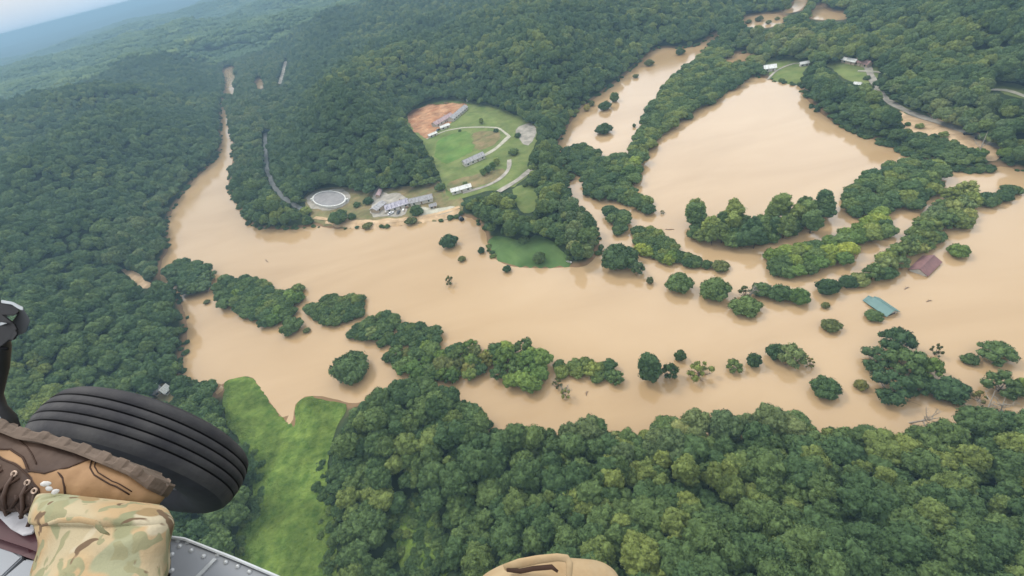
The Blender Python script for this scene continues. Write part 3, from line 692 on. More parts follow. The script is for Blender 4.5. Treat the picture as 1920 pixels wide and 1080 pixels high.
# ------------------------------------------------------------------ the forest
OPEN_PX = [np.array(c[1], float) for c in CLEAR if c[0] == 'opening'][0]
CLEARPX = [np.array(c[1], float) for c in CLEAR] + [np.array(v, float) for v in PONDS.values()]
MASK = np.zeros((600, 1120), bool)       # half resolution, frame offset (80, 30) half pixels
mgx, mgy = np.meshgrid(np.arange(1120), np.arange(600))
mp_ = np.stack([(mgx.ravel() - 80) * 2.0, (mgy.ravel() - 30) * 2.0], 1)
mk = inside(mp_, VISNP)
for c in CLEARPX: mk |= inside(mp_, c)
MASK0 = None
for (ln, w, mt, lift, gap) in ROADS:
    if gap:
        for a, b in zip(ln[:-1], ln[1:]):
            mk |= dist_poly(mp_, np.array([a, b], float)) < 5.5
MASK = mk.reshape(600, 1120)
def masked(px, py):
    i = np.round(px / 2 + 80).astype(int); j = np.round(py / 2 + 30).astype(int)
    ok = (i >= 0) & (i < 1120) & (j >= 0) & (j < 600)
    r = np.zeros(len(px), bool); r[ok] = MASK[j[ok], i[ok]]; return r
OPENW = POLY_W + [p for p in POLY_C]
def scatter(sp, r0, r1, seed, zc, rad, margin=160):
    r = np.random.default_rng(seed)
    xs = np.arange(-r1, r1, sp); ys = np.arange(0, r1, sp * .87)
    X, Y = np.meshgrid(xs, ys); X = X + (np.arange(len(ys)) % 2)[:, None] * sp * .5
    X = (X + r.uniform(-.36, .36, X.shape) * sp).ravel(); Y = (Y + r.uniform(-.36, .36, Y.shape) * sp).ravel()
    d = np.hypot(X, Y); k = (d >= r0) & (d < r1); X, Y = X[k], Y[k]
    Z = zat(X, Y); q = project(np.stack([X, Y, Z + zc], 1))
    k = (q[:, 2] > 0) & (q[:, 0] > -margin) & (q[:, 0] < 1920 + margin) & (q[:, 1] > -margin - 60) & (q[:, 1] < 1080 + margin * 1.3) & (Z > .25)
    X, Y, Z, q = X[k], Y[k], Z[k], q[k]
    bad = masked(q[:, 0], q[:, 1])
    s = F / q[:, 2] * rad
    for dx, dy in ((1, 0), (-1, 0), (0, -1), (0, 1), (.7, -.7), (-.7, -.7)):
        bad |= masked(q[:, 0] + dx * s * .85, q[:, 1] + dy * s * .8)
    qt = project(np.stack([X, Y, Z + zc * 1.45], 1)); bad |= masked(qt[:, 0], qt[:, 1])
    qt = project(np.stack([X, Y, Z + zc * 1.9], 1)); bad |= masked(qt[:, 0], qt[:, 1])
    X, Y, Z, q = X[~bad], Y[~bad], Z[~bad], q[~bad]
    return X, Y, Z, q
NEAR = 1280.0
X1, Y1, Z1, Q1 = scatter(5.0, 20, NEAR, 1, 6.2, 3.5)
# thin shrubs and saplings fill the rims of the woods where no full tree fits
X2, Y2, Z2, Q2 = scatter(3.6, 20, 620, 2, 2.2, 1.5, 60)
X6, Y6, Z6, Q6 = scatter(5.0, 20, 900, 5, 3.6, 2.4, 60)
T = np.array([(a, b, c) for a, b, c in TREES])
def far_from(X, Y, rad):
    ok = np.ones(len(X), bool)
    for a, b, c in T: ok &= (X - a) ** 2 + (Y - b) ** 2 > (c * .6 + rad) ** 2
    return ok
k = far_from(X1, Y1, 2.0) & ~inside(Q1[:, :2], OPEN_PX) & ~((np.random.default_rng(4).random(len(X1)) < .35) & (Q1[:, 0] > 650) & (Q1[:, 0] < 860) & (Q1[:, 1] > 900)); X1, Y1, Z1, Q1 = X1[k], Y1[k], Z1[k], Q1[k]
cell0 = {}
for a, b_ in zip(X1, Y1): cell0.setdefault((int(a // 8), int(b_ // 8)), []).append((a, b_))
def free(x, y, d, cells):
    cx, cy = int(x // 8), int(y // 8)
    return not any((x - a) ** 2 + (y - b_) ** 2 < d * d for i in (-1, 0, 1) for j in (-1, 0, 1) for a, b_ in cells.get((cx + i, cy + j), ()))
k = np.array([free(a, b_, 5.0, cell0) for a, b_ in zip(X6, Y6)]) & far_from(X6, Y6, 1.5); X6, Y6, Z6 = X6[k], Y6[k], Z6[k]
# saplings only where no large tree stands within 6 m
cell = {}
for a, b in list(zip(X1, Y1)) + list(zip(X6, Y6)): cell.setdefault((int(a // 8), int(b // 8)), []).append((a, b))
def lonely(x, y, d):
    cx, cy = int(x // 8), int(y // 8)
    return not any((x - a) ** 2 + (y - b) ** 2 < d * d for i in (-1, 0, 1) for j in (-1, 0, 1) for a, b in cell.get((cx + i, cy + j), ()))
k = np.array([lonely(a, b, 3.4) for a, b in zip(X2, Y2)]); k &= far_from(X2, Y2, 1.0) & ~((X2 * 0 + np.random.default_rng(6).random(len(X2))) < .15)
X2, Y2, Z2, Q2 = X2[k], Y2[k], Z2[k], Q2[k]
print("forest", len(X1), "saplings", len(X2))
# flooded scrub along the banks, brush round the meadow
def rimscatter(poly, step, inn, out, seed):
    r = np.random.default_rng(seed); q = []
    for a_, b_ in zip(poly, np.roll(poly, -1, 0)):
        n = int(np.linalg.norm(b_ - a_) / step * 1.0 + r.random())
        for _ in range(n): q.append(a_ + (b_ - a_) * r.random() + r.uniform(-inn, out, 2))
    return np.array(q)
R3 = rimscatter(POLY_W[0], 2.6, 1.6, 1.6, 31)
q3 = project(np.column_stack([R3, np.zeros(len(R3))])); k = (q3[:, 2] > 0) & (q3[:, 0] > -40) & (q3[:, 0] < 1960) & (q3[:, 1] > -30) & (q3[:, 1] < 1100)
k &= ~((q3[:, 0] > 925) & (q3[:, 0] < 1060) & (q3[:, 1] > 470) & (q3[:, 1] < 510)) & ~((q3[:, 0] > 425) & (q3[:, 0] < 700) & (q3[:, 1] > 690))
k &= (fbm(R3[:, 0] / 9, R3[:, 1] / 9, 77, 2) + np.random.default_rng(8).uniform(-.12, .12, len(R3)) > .5) & far_from(R3[:, 0], R3[:, 1], .5); R3 = R3[k]
mead = [pw for c_, pw in zip(CLEAR, POLY_C) if c_[0] in ('meadow',)][0]
R4 = rimscatter(mead, .8, 4.2, 4.2, 33); q4 = project(np.column_stack([R4, zat(R4[:, 0], R4[:, 1]) + 1])); R4 = R4[(q4[:, 2] > 0) & (q4[:, 1] > 835) & (q4[:, 1] < 1150)]
opn = [pw for c_, pw in zip(CLEAR, POLY_C) if c_[0] in ('opening',)][0]
und = Pn([(1560,215),(1640,250),(1690,252),(1745,264),(1800,280),(1845,305),(1862,318),(1800,320),(1700,288),(1640,264),(1580,238)], 1.5)
R6 = np.random.default_rng(14).uniform(und.min(0), und.max(0), (900, 2)); R6 = R6[inside(R6, und)][:170]
lo_, hi_ = opn.min(0) - 4, opn.max(0) + 4; R5 = np.random.default_rng(12).uniform(lo_, hi_, (420, 2)); R5 = R5[inside(R5, opn)]
# the 290 trees that show largest stand as objects of their own
size = F / Q1[:, 2]
vis = (Q1[:, 0] > -10) & (Q1[:, 0] < 1930) & (Q1[:, 1] > 0) & (Q1[:, 1] < 1100)
hid = (Q1[:, 0] < 330) & (Q1[:, 1] > 790) | (Q1[:, 0] < 460) & (Q1[:, 1] > 960)
order = np.argsort(-size * (vis & ~hid)); big = order[:290]; isbig = np.zeros(len(X1), bool); isbig[big] = True
rr = np.random.default_rng(3)
names = ['round', 'round', 'wide', 'round', 'tall']
SLOPE = [("tree of the closed canopy on the near slope, right of the tan glove end at the bottom", 'near canopy right of the knee'),
         ("tree of the closed canopy between the bright meadow and the tan knee at the bottom", 'near canopy left of the knee'),
         ("tree of the near woods crowding along the lower shore of the flood", 'near canopy along the shore'),
         ("tree of the near woods on the far left beyond the black tyre", 'near canopy beyond the tyre')]
for i in big:
    k = names[rr.integers(5)]; v = int(rr.integers(5)); rx = KIND[k][v % len(KIND[k])][2]
    sc = rr.choice([rr.uniform(.48, .7), rr.uniform(.64, .95)])
    if Q1[i, 0] < 620: s_ = 3
    elif Q1[i, 1] < 880: s_ = 2
    elif Q1[i, 0] < 1030: s_ = 1
    else: s_ = 0
    lab = ["leafy tree in the closed near canopy right of the tan knee", "leafy tree of the near woods between bright meadow and tan knee",
           "leafy tree of the near woods crowding the lower flood shore", "dark tree of the near woods left of the bright meadow"][s_]
    grp = ['near canopy on the lower right', 'near woods right of the meadow', 'near woods along the shore', 'near woods around the tyre'][s_]
    make_tree('forest_tree', X1[i], Y1[i], Z1[i] - .2, k, v, sc, rr.uniform(0, 6.28), lab, 'tree', grp, zs=rr.uniform(.75, 1.38))

def joined(k, v):
    crown, trunk, rx, cz, top = KIND[k][v]
    a = np.empty(len(crown.vertices) * 3); crown.vertices.foreach_get("co", a)
    return crown
# everything else: one forest, instanced on points
E = []
for nm in ('round', 'wide', 'tall'):
    for (crown, trunk, rx, cz, top) in KIND[nm]: E.append((crown, rx))
nsing = len(E)
for (crown, trunk, rx, cz, top) in KIND['low']: E.append((crown, rx))
# far patches of canopy: a dozen simple crowns in one mesh
def patch(seed):
    r = np.random.default_rng(seed); V = []; Fc = []; off = 0
    for a in range(5):
        for b in range(5):
            x = (a - 2 + (b % 2) * .5) * 7.4 + r.uniform(-2, 2); y = (b - 2) * 7.0 + r.uniform(-2, 2); s = r.uniform(3.9, 5.4)
            if math.hypot(x, y) > 17: continue
            v, f = ICO2 if False else ICO3
            n = noise3(v, 1.7, seed + a * 5 + b); n2 = noise3(v, 4.2, seed + b)
            q = v * s * (1 + .35 * n + .25 * n2)[:, None] * [1, 1, .85] + [x, y, 7.5 + r.uniform(-1.5, 1.5)]
            V.append(q); Fc.append(f + off); off += len(q)
    return mesh_from("canopy", np.concatenate(V), np.concatenate(Fc), [M['leaf']])
for s in range(4): E.append((patch(200 + s), 15))
rest = ~isbig
def willow(me_):
    c_ = me_.copy(); c_.name = 'willow_crown'; c_.materials[0] = M['leaf_pale']; return c_
E += [(willow(me_), rx_) for me_, rx_ in E[:nsing]]; NPAL = nsing + 3 + 4
XF, YF, ZF, QF = scatter(18.0, NEAR - 4, 4200, 9, 8.0, 16)
# stands of paler willows and sycamores along the river and round the clearings
PALE = [np.array(p, float) for p in ([(190,480),(215,425),(300,345),(385,292),(418,296),(400,320),(335,385),(318,440),(325,500),(280,535),(235,505)],
 [(416,200),(408,118),(470,96),(545,104),(548,190),(512,215),(505,330),(480,345),(440,330),(438,250)], [(1330,85),(1395,60),(1500,60),(1560,90),(1500,105),(1430,140),(1360,140)],
 [(1050,380),(1100,365),(1135,440),(1100,480),(1060,450)], [(1000,770),(1250,760),(1650,770),(1660,830),(1400,870),(1100,850)], [(1640,170),(1850,150),(1920,190),(1920,240),(1800,235),(1700,205)])]
def pale(px, py):
    q = np.array([[px, py]]); return any(inside(q, p)[0] for p in PALE)
pos = []; idxs = []; rot = []; scl = []
wts = np.array([1, 1, 1, 1, 1, .7, .7, .7, .35, .35]); wts /= wts.sum()
for x, y, z, qx_, qy_ in zip(X1[rest], Y1[rest], Z1[rest], Q1[rest, 0], Q1[rest, 1]):
    s = rr.choice([rr.uniform(.48, .72), rr.uniform(.66, .98)]); pos.append((x, y, z - .3)); idxs.append(rr.choice(nsing, p=wts) + (NPAL if rr.random() < .62 and pale(qx_, qy_) else 0)); rot.append((0, 0, rr.uniform(0, 6.28))); scl.append((s, s, s * rr.uniform(.75, 1.38)))
for x, y, z in zip(X6, Y6, Z6):
    s = rr.uniform(.42, .6); pos.append((x, y, z - .4)); idxs.append(rr.choice(nsing, p=wts)); rot.append((0, 0, rr.uniform(0, 6.28))); scl.append((s * 1.1, s * 1.1, s * rr.uniform(.7, .95)))
for x, y, z in zip(X2, Y2, Z2):
    s = rr.uniform(.35, .72); pos.append((x, y, z - .9 * s)); idxs.append(nsing + rr.integers(3)); rot.append((0, 0, rr.uniform(0, 6.28))); scl.append((s, s, s * rr.uniform(.8, 1.3)))
for arr, s0, s1, sink in ((R3, .18, .46, 1.0), (R4, .14, .40, .6), (R5, .16, .42, .4), (R6, .34, .66, .8)):
    for x, y in arr:
        s = rr.uniform(s0, s1); pos.append((x, y, max(float(zat(x, y)[0]), -.1) - sink * s)); idxs.append(nsing + rr.integers(3)); rot.append((0, 0, rr.uniform(0, 6.28))); scl.append((s * rr.uniform(.8, 1.3), s, s * rr.uniform(.7, 1.2)))
for x, y, z in zip(XF, YF, ZF):
    s = rr.uniform(.9, 1.15); pos.append((x, y, z - .3)); idxs.append(nsing + 3 + rr.integers(4)); rot.append((0, 0, rr.uniform(0, 6.28))); scl.append((s, s, s * rr.uniform(.8, 1.2)))
for t in BELT_REST:
    k, v, s = t[4], t[5] % len(KIND[t[4]]), t[6]
    k = k if k in ('round', 'wide', 'tall', 'low') else 'wide'
    names_ = [n_ for n_ in ('round', 'wide', 'tall', 'low') for _ in KIND[n_]]
    pos.append((t[1], t[2], t[3])); idxs.append(names_.index(k) + v % len(KIND[k])); rot.append((0, 0, t[7])); scl.append((s, s, s))
print("instances", len(pos), "patches", len(XF))
pm = bpy.data.meshes.new("forest"); pm.vertices.add(len(pos)); pm.vertices.foreach_set("co", np.array(pos, np.float32).ravel())
for nm, ty, ar in (("kind_index", 'INT', np.array(idxs, np.int32)), ("turn", 'FLOAT_VECTOR', np.array(rot, np.float32).ravel()), ("size", 'FLOAT_VECTOR', np.array(scl, np.float32).ravel())):
    at = pm.attributes.new(nm, ty, 'POINT'); at.data.foreach_set('value' if ty == 'INT' else 'vector', ar)
ng = bpy.data.node_groups.new("forest", 'GeometryNodeTree')
ng.interface.new_socket("Geometry", in_out='INPUT', socket_type='NodeSocketGeometry'); ng.interface.new_socket("Geometry", in_out='OUTPUT', socket_type='NodeSocketGeometry')
gi = ng.nodes.new('NodeGroupInput'); go = ng.nodes.new('NodeGroupOutput'); jn = ng.nodes.new('GeometryNodeJoinGeometry'); G = ng.links.new
def attr(nm, ty):
    a = ng.nodes.new('GeometryNodeInputNamedAttribute'); a.data_type = ty; a.inputs['Name'].default_value = nm; return a
ai, ar_, as_ = attr('kind_index', 'INT'), attr('turn', 'FLOAT_VECTOR'), attr('size', 'FLOAT_VECTOR')
for i, (me, rx) in enumerate(E):
    ob = bpy.data.objects.new("canopy_tree", me)
    oi = ng.nodes.new('GeometryNodeObjectInfo'); oi.inputs['Object'].default_value = ob; oi.inputs['As Instance'].default_value = True
    ip = ng.nodes.new('GeometryNodeInstanceOnPoints')
    cmpn = ng.nodes.new('FunctionNodeCompare'); cmpn.data_type = 'INT'; cmpn.operation = 'EQUAL'
    ins = [s for s in cmpn.inputs if s.type == 'INT' and s.enabled] or [s for s in cmpn.inputs if s.type == 'INT']
    G(ai.outputs[0], ins[0]); ins[1].default_value = i
    G(gi.outputs[0], ip.inputs['Points']); G(cmpn.outputs[0], ip.inputs['Selection']); G(oi.outputs['Geometry'], ip.inputs['Instance'])
    G(ar_.outputs[0], ip.inputs['Rotation']); G(as_.outputs[0], ip.inputs['Scale']); G(ip.outputs[0], jn.inputs[0])
G(jn.outputs[0], go.inputs[0])
fo = link("forest", pm, kind='stuff'); md = fo.modifiers.new("forest", 'NODES'); md.node_group = ng
fo['label'] = "closed green broadleaf forest covering the hills around the flooded valley"
# ------------------------------------------------------------------ buildings, cars, drift
M['roof_grey'] = mat("grey_roof", (.30, .29, .29), .8, nscale=.6, col2=(.42, .41, .41))
M['roof_pink'] = mat("pinkish_roof", (.36, .25, .25), .8, nscale=.5, col2=(.48, .36, .36))
M['roof_lilac'] = mat("lilac_grey_roof", (.30, .28, .33), .8, nscale=.35, col2=(.55, .52, .56))
M['roof_white'] = mat("white_roof", (.62, .62, .58), .6, nscale=.6, col2=(.78, .78, .74))
M['roof_maroon'] = mat("maroon_metal_roof", (.17, .08, .075), .65, nscale=.5, col2=(.235, .12, .11), spec=.4)
M['roof_teal'] = mat("teal_metal_roof", (.075, .165, .15), .5, nscale=.5, col2=(.12, .225, .205), spec=.4)
M['roof_red'] = mat("red_brown_roof", (.30, .17, .15), .8, nscale=.5, col2=(.38, .23, .2))
def seams(m, sc, amt, rust):
    """sheet seams and run-down stains on a roof"""
    nt = m.node_tree; b = nt.nodes['Principled BSDF']; src = b.inputs['Base Color'].links[0].from_socket
    t = N(nt, "ShaderNodeTexCoord"); w = N(nt, "ShaderNodeTexWave", wave_type='BANDS', bands_direction='X', wave_profile='SAW'); w.inputs['Scale'].default_value = sc; w.inputs['Distortion'].default_value = .3
    nt.links.new(t.outputs['Object'], w.inputs['Vector'])
    r = N(nt, "ShaderNodeMapRange"); r.inputs['From Min'].default_value = .0; r.inputs['From Max'].default_value = .25; r.inputs['To Min'].default_value = 1 - amt; nt.links.new(w.outputs['Fac'], r.inputs['Value'])
    mp = N(nt, "ShaderNodeMapping"); mp.inputs['Scale'].default_value = (1.2, .25, 1); nt.links.new(t.outputs['Object'], mp.inputs['Vector'])
    n = N(nt, "ShaderNodeTexNoise", i_Scale=1.0, i_Detail=6.0); nt.links.new(mp.outputs[0], n.inputs['Vector'])
    r2 = N(nt, "ShaderNodeMapRange"); r2.inputs['From Min'].default_value = .5; r2.inputs['From Max'].default_value = .68; nt.links.new(n.outputs['Fac'], r2.inputs['Value'])
    s = N(nt, "ShaderNodeVectorMath", operation='SCALE'); nt.links.new(src, s.inputs[0]); nt.links.new(r.outputs[0], s.inputs['Scale'])
    x = N(nt, "ShaderNodeMix", data_type='RGBA'); x.inputs[7].default_value = (*rust, 1); nt.links.new(r2.outputs[0], x.inputs[0]); nt.links.new(s.outputs[0], x.inputs[6]); nt.links.new(x.outputs[2], b.inputs['Base Color'])
for k_, ru in (('roof_grey', (.20, .18, .17)), ('roof_pink', (.24, .17, .16)), ('roof_lilac', (.16, .15, .19)), ('roof_white', (.45, .43, .38)), ('roof_maroon', (.14, .075, .07)), ('roof_teal', (.08, .17, .165)), ('roof_red', (.2, .13, .12))):
    seams(M[k_], .45, .35, ru)
M['wall_pale'] = mat("pale_wall", (.55, .52, .46), .9, .12, 1.0)
M['wall_tan'] = mat("tan_wall", (.42, .33, .24), .9, .15, 1.0)
M['glass'] = mat("window_glass", (.03, .035, .04), .15, .2, 2, spec=.6)
M['concrete'] = mat("concrete", (.34, .33, .31), .9, .15, .8)
M['black'] = mat("black_rubber", (.012, .012, .014), .6, .2, 8)
M['carpaint_d'] = mat("dark_car_paint", (.03, .035, .045), .3, .1, 2, spec=.5)
M['carpaint_w'] = mat("white_car_paint", (.75, .75, .75), .3, .04, 2, spec=.5)
M['plank'] = mat("weathered_plank", (.22, .15, .1), .9, .2, 3)
def boxes(bl):
    """list of (cx,cy,cz,sx,sy,sz) -> verts, faces"""
    V = []; Fc = []
    for cx, cy, cz, sx, sy, sz in bl:
        o = len(V)
        for dz in (-.5, .5):
            for dx, dy in ((-.5, -.5), (.5, -.5), (.5, .5), (-.5, .5)): V.append((cx + dx * sx, cy + dy * sy, cz + dz * sz))
        Fc += [tuple(o + k for k in q) for q in ((3, 2, 1, 0), (4, 5, 6, 7), (0, 1, 5, 4), (1, 2, 6, 5), (2, 3, 7, 6), (3, 0, 4, 7))]
    return V, Fc
def pmesh(name, V, Fc, m_, parent, smooth_=False, **props):
    me = bpy.data.meshes.new(name); me.from_pydata([tuple(v) for v in V], [], [tuple(f) for f in Fc]); me.materials.append(m_); me.update()
    if smooth_:
        for p in me.polygons: p.use_smooth = True
    return link(name, me, parent, **props)
def root(name, loc, rz, label, cat, group=None):
    e = bpy.data.objects.new(name, None); S.collection.objects.link(e); e.location = loc; e.rotation_euler = (0, 0, rz)
    e['label'] = label; e['category'] = cat
    if group: e['group'] = group
    return e
def gable_parts(e, Lx, W, eave, rise, roofm, wallm, x0=0.0, y0=0.0, chimney=False, base=-1.0, openend=False, door=True):
    hx, hy = Lx / 2, W / 2
    V = [(x0 - hx, y0 - hy, base), (x0 + hx, y0 - hy, base), (x0 + hx, y0 + hy, base), (x0 - hx, y0 + hy, base),
         (x0 - hx, y0 - hy, eave), (x0 + hx, y0 - hy, eave), (x0 + hx, y0 + hy, eave), (x0 - hx, y0 + hy, eave), (x0 - hx, y0, eave + rise), (x0 + hx, y0, eave + rise)]
    pmesh("wall", V, [(0, 1, 5, 4), (2, 3, 7, 6), (1, 2, 6, 9, 5), (3, 0, 4, 8, 7), (4, 5, 9, 8), (6, 7, 8, 9)], wallm, e)
    ov = .55; t = .22; sl = rise / hy; ex = hx + ov; ey = hy + ov; ze = eave - ov * sl; zr = eave + rise
    V = []; Fc = []
    for dz in (.06, .06 + t):
        V += [(x0 - ex, y0 - ey, ze + dz), (x0 + ex, y0 - ey, ze + dz), (x0 + ex, y0, zr + dz), (x0 - ex, y0, zr + dz), (x0 - ex, y0 + ey, ze + dz), (x0 + ex, y0 + ey, ze + dz)]
    Fc = [(6, 7, 8, 9), (9, 8, 11, 10), (3, 2, 1, 0), (4, 5, 2, 3), (0, 1, 7, 6), (5, 4, 10, 11), (1, 2, 8, 7), (2, 5, 11, 8), (3, 0, 6, 9), (4, 3, 9, 10)]
    rf = pmesh("roof", V, Fc, roofm, e)
    # standing seams / ridge cap keep the sheet from reading as one flat plane
    ribs = [(x0 + u, y0, zr + .06 + t + .03, .16, .5, .08) for u in np.arange(-hx, hx, 1.6)]
    v, f = boxes([(x0, y0, zr + .3, Lx + 1, .35, .12)]); pmesh("ridge_cap", v, f, roofm, rf)
    if chimney:
        v, f = boxes([(x0 + hx * .4, y0 + hy * .35, zr + .2, .9, .7, 1.8)]); pmesh("chimney", v, f, M['wall_tan'], rf)
    nwin = max(2, int(Lx / 4)); zz = min(1.6, eave * .55)
    for sd in (-1, 1):
        for k in range(nwin):
            u = x0 - hx + (k + .5) * Lx / nwin
            if sd < 0 and door and k == nwin // 2:
                v, f = boxes([(u, y0 - hy - .03, 1.0, 1.0, .1, 2.1)]); pmesh("door", v, f, M['plank'], e); continue
            v, f = boxes([(u, y0 + sd * (hy + .02), zz, 1.3, .09, 1.1)]); w = pmesh("window", v, f, M['glass'], e)
            if len(V) < 0: pass
    if openend:
        v, f = boxes([(x0 + hx + .03, y0, eave * .5, .1, W * .55, eave * .9)]); pmesh("doorway", v, f, M['glass'], e)
def house(name, a, b, wpx, label, cat, roofm, wallm, eave=2.8, rise=1.8, z=None, zref=3.0, **kw):
    A, B = P(*a, zref), P(*b, zref); c = (A + B) / 2; Lx = (B - A).length; s = scale_at((a[0] + b[0]) / 2, (a[1] + b[1]) / 2, zref)
    W = wpx / s; g = float(zat(c.x, c.y)[0]) if z is None else z
    e = root(name, (c.x, c.y, g), math.atan2(B.y - A.y, B.x - A.x), label, cat)
    gable_parts(e, Lx, W, eave, rise, M[roofm], M[wallm], **kw)
    return e, Lx, W
house('lodge', (814, 236), (846, 218), 14, "pinkish roofed long building on the orange dirt lot", 'building', 'roof_pink', 'wall_pale', chimney=True)
house('lodge', (845, 226), (872, 203), 13, "grey roofed building at the upper end of the orange dirt lot", 'building', 'roof_grey', 'wall_pale')
house('annex', (826, 241), (842, 235), 8, "small white roofed annex below the pinkish roofed building", 'building', 'roof_white', 'wall_pale', eave=2.4, rise=1)
house('shed', (804, 256), (818, 250), 7, "little pale shed at the lower corner of the orange dirt lot", 'shed', 'roof_white', 'wall_pale', eave=2.2, rise=.8)
house('barracks', (870, 308), (906, 292), 15, "long grey roofed shed on the lawn below the pale loop drive", 'building', 'roof_grey', 'wall_pale')
house('barracks', (847, 360), (883, 350), 12, "long white roofed building above the river bank", 'building', 'roof_white', 'wall_pale', rise=1.2)
house('barracks', (770, 380), (811, 371), 15, "long grey roofed shed right of the cluttered house", 'building', 'roof_grey', 'wall_pale')
house('workshop', (701, 396), (718, 382), 17, "grey roofed workshop left of the cluttered house by the water", 'building', 'roof_grey', 'wall_tan', rise=1.2)
house('house', (724, 392), (765, 379), 20, "mottled lilac roofed house with clutter in front on the muddy bank", 'house', 'roof_lilac', 'wall_pale', chimney=True)
e, Lx, W = house('flooded_house', (1723, 508), (1748, 484), 27, "house flooded to the eaves with only its maroon roof above the water", 'house', 'roof_maroon', 'wall_pale', eave=.9, rise=1.7, z=0.0, zref=1.5, base=-2.9, door=False, openend=True)
e, Lx, W = house('flooded_house', (1640, 562), (1674, 585), 24, "house flooded to the eaves under a teal metal roof", 'house', 'roof_teal', 'wall_pale', eave=.9, rise=1.7, z=0.0, zref=1.5, base=-2.9, door=False, openend=True)
gable_parts(e, Lx * .3, W * .62, .6, 1.1, M['roof_teal'], M['wall_pale'], x0=-Lx * .60, y0=-W * .12, base=-2.9, door=False)
house('cabin', (776, 396), (790, 393), 8, "small white roofed hut below the long grey roofed shed", 'hut', 'roof_white', 'wall_pale', eave=2.2, rise=.9)
house('cabin', (806, 387), (818, 384), 7, "small grey roofed hut right below the long grey roofed shed", 'hut', 'roof_grey', 'wall_tan', eave=2.2, rise=.9)
house('cabin', (708, 368), (712, 358), 7, "small tan walled hut uphill of the grey roofed workshop", 'hut', 'roof_pink', 'wall_tan', eave=2.2, rise=.9)
house('house', (1432, 130), (1454, 127), 13, "white roofed house on the light lawn at the top corner of the flooded field", 'house', 'roof_white', 'wall_pale')
house('cabin', (1500, 121), (1516, 118), 6, "small white roofed cabin on the drive right of the lawn house", 'house', 'roof_white', 'wall_pale', eave=2.3, rise=1)
house('barn', (1580, 113), (1605, 118), 7, "long white roofed barn at the wood edge above the road fork", 'barn', 'roof_white', 'wall_tan', rise=1.2)
house('barn', (1606, 116), (1630, 123), 10, "red brown roofed barn at the wood edge above the road fork", 'barn', 'roof_red', 'wall_tan', chimney=True)
house('shed', (1602, 157), (1614, 158), 5, "small pale shed below the road fork among bushes", 'shed', 'roof_white', 'wall_tan', eave=2, rise=.8)
house('cottage', (287, 739), (300, 728), 13, "tan roofed cottage peeking out of the woods above the black tyre", 'house', 'roof_grey', 'wall_tan')
house('cottage', (307, 738), (317, 728), 8, "white roofed cottage beside the tan one above the black tyre", 'house', 'roof_white', 'wall_pale')
M['tank_cover'] = mat('tank_cover', (.19, .18, .18), .9, nscale=.3, detail=6.0, col2=(.27, .26, .25))
# round tank: an oval wall traced where it stands
ctr = P(617, 372, 2.0); g = float(zat(ctr.x, ctr.y)[0])
e = root('round_tank', (ctr.x, ctr.y, g), 0, "large round grey covered tank with a pale rim in the gravel yard", 'tank')
OV = [(P(617 + 31 * math.cos(t), 372 + 14.5 * math.sin(t), 2.2 + g) - ctr) for t in np.linspace(0, 2 * math.pi, 48, endpoint=False)]
def lathe(prof, n=48):
    V = [(r * math.cos(2 * math.pi * k / n), r * math.sin(2 * math.pi * k / n), z) for r, z in prof for k in range(n)]
    Fc = [(i * n + k, i * n + (k + 1) % n, (i + 1) * n + (k + 1) % n, (i + 1) * n + k) for i in range(len(prof) - 1) for k in range(n)]
    return V, Fc
def oval(prof):
    V = [(o.x * r, o.y * r, z) for r, z in prof for o in OV]; n = 48
    return V, [(i * n + k, i * n + (k + 1) % n, (i + 1) * n + (k + 1) % n, (i + 1) * n + k) for i in range(len(prof) - 1) for k in range(n)]
v, f = oval([(1, -1), (1, 2.0), (.96, 2.0)]); pmesh("wall", v, f, M['wall_pale'], e, True)
v, f = oval([(.96, 1.9), (.5, 2.2), (.01, 2.3)]); pmesh("cover", v, f, M['tank_cover'], e, True)
v, f = oval([(1.02, 1.8), (1.03, 2.2), (.95, 2.2), (.95, 1.85)]); pmesh("rim", v, f, M['roof_white'], e, True)
for t in (0, 24):
    o_ = OV[t]; v, f = boxes([(o_.x * 1.08, o_.y * 1.08, 1.1, 1.6, 1.6, 2.2)]); pmesh("ladder", v, f, M['roof_white'], e)

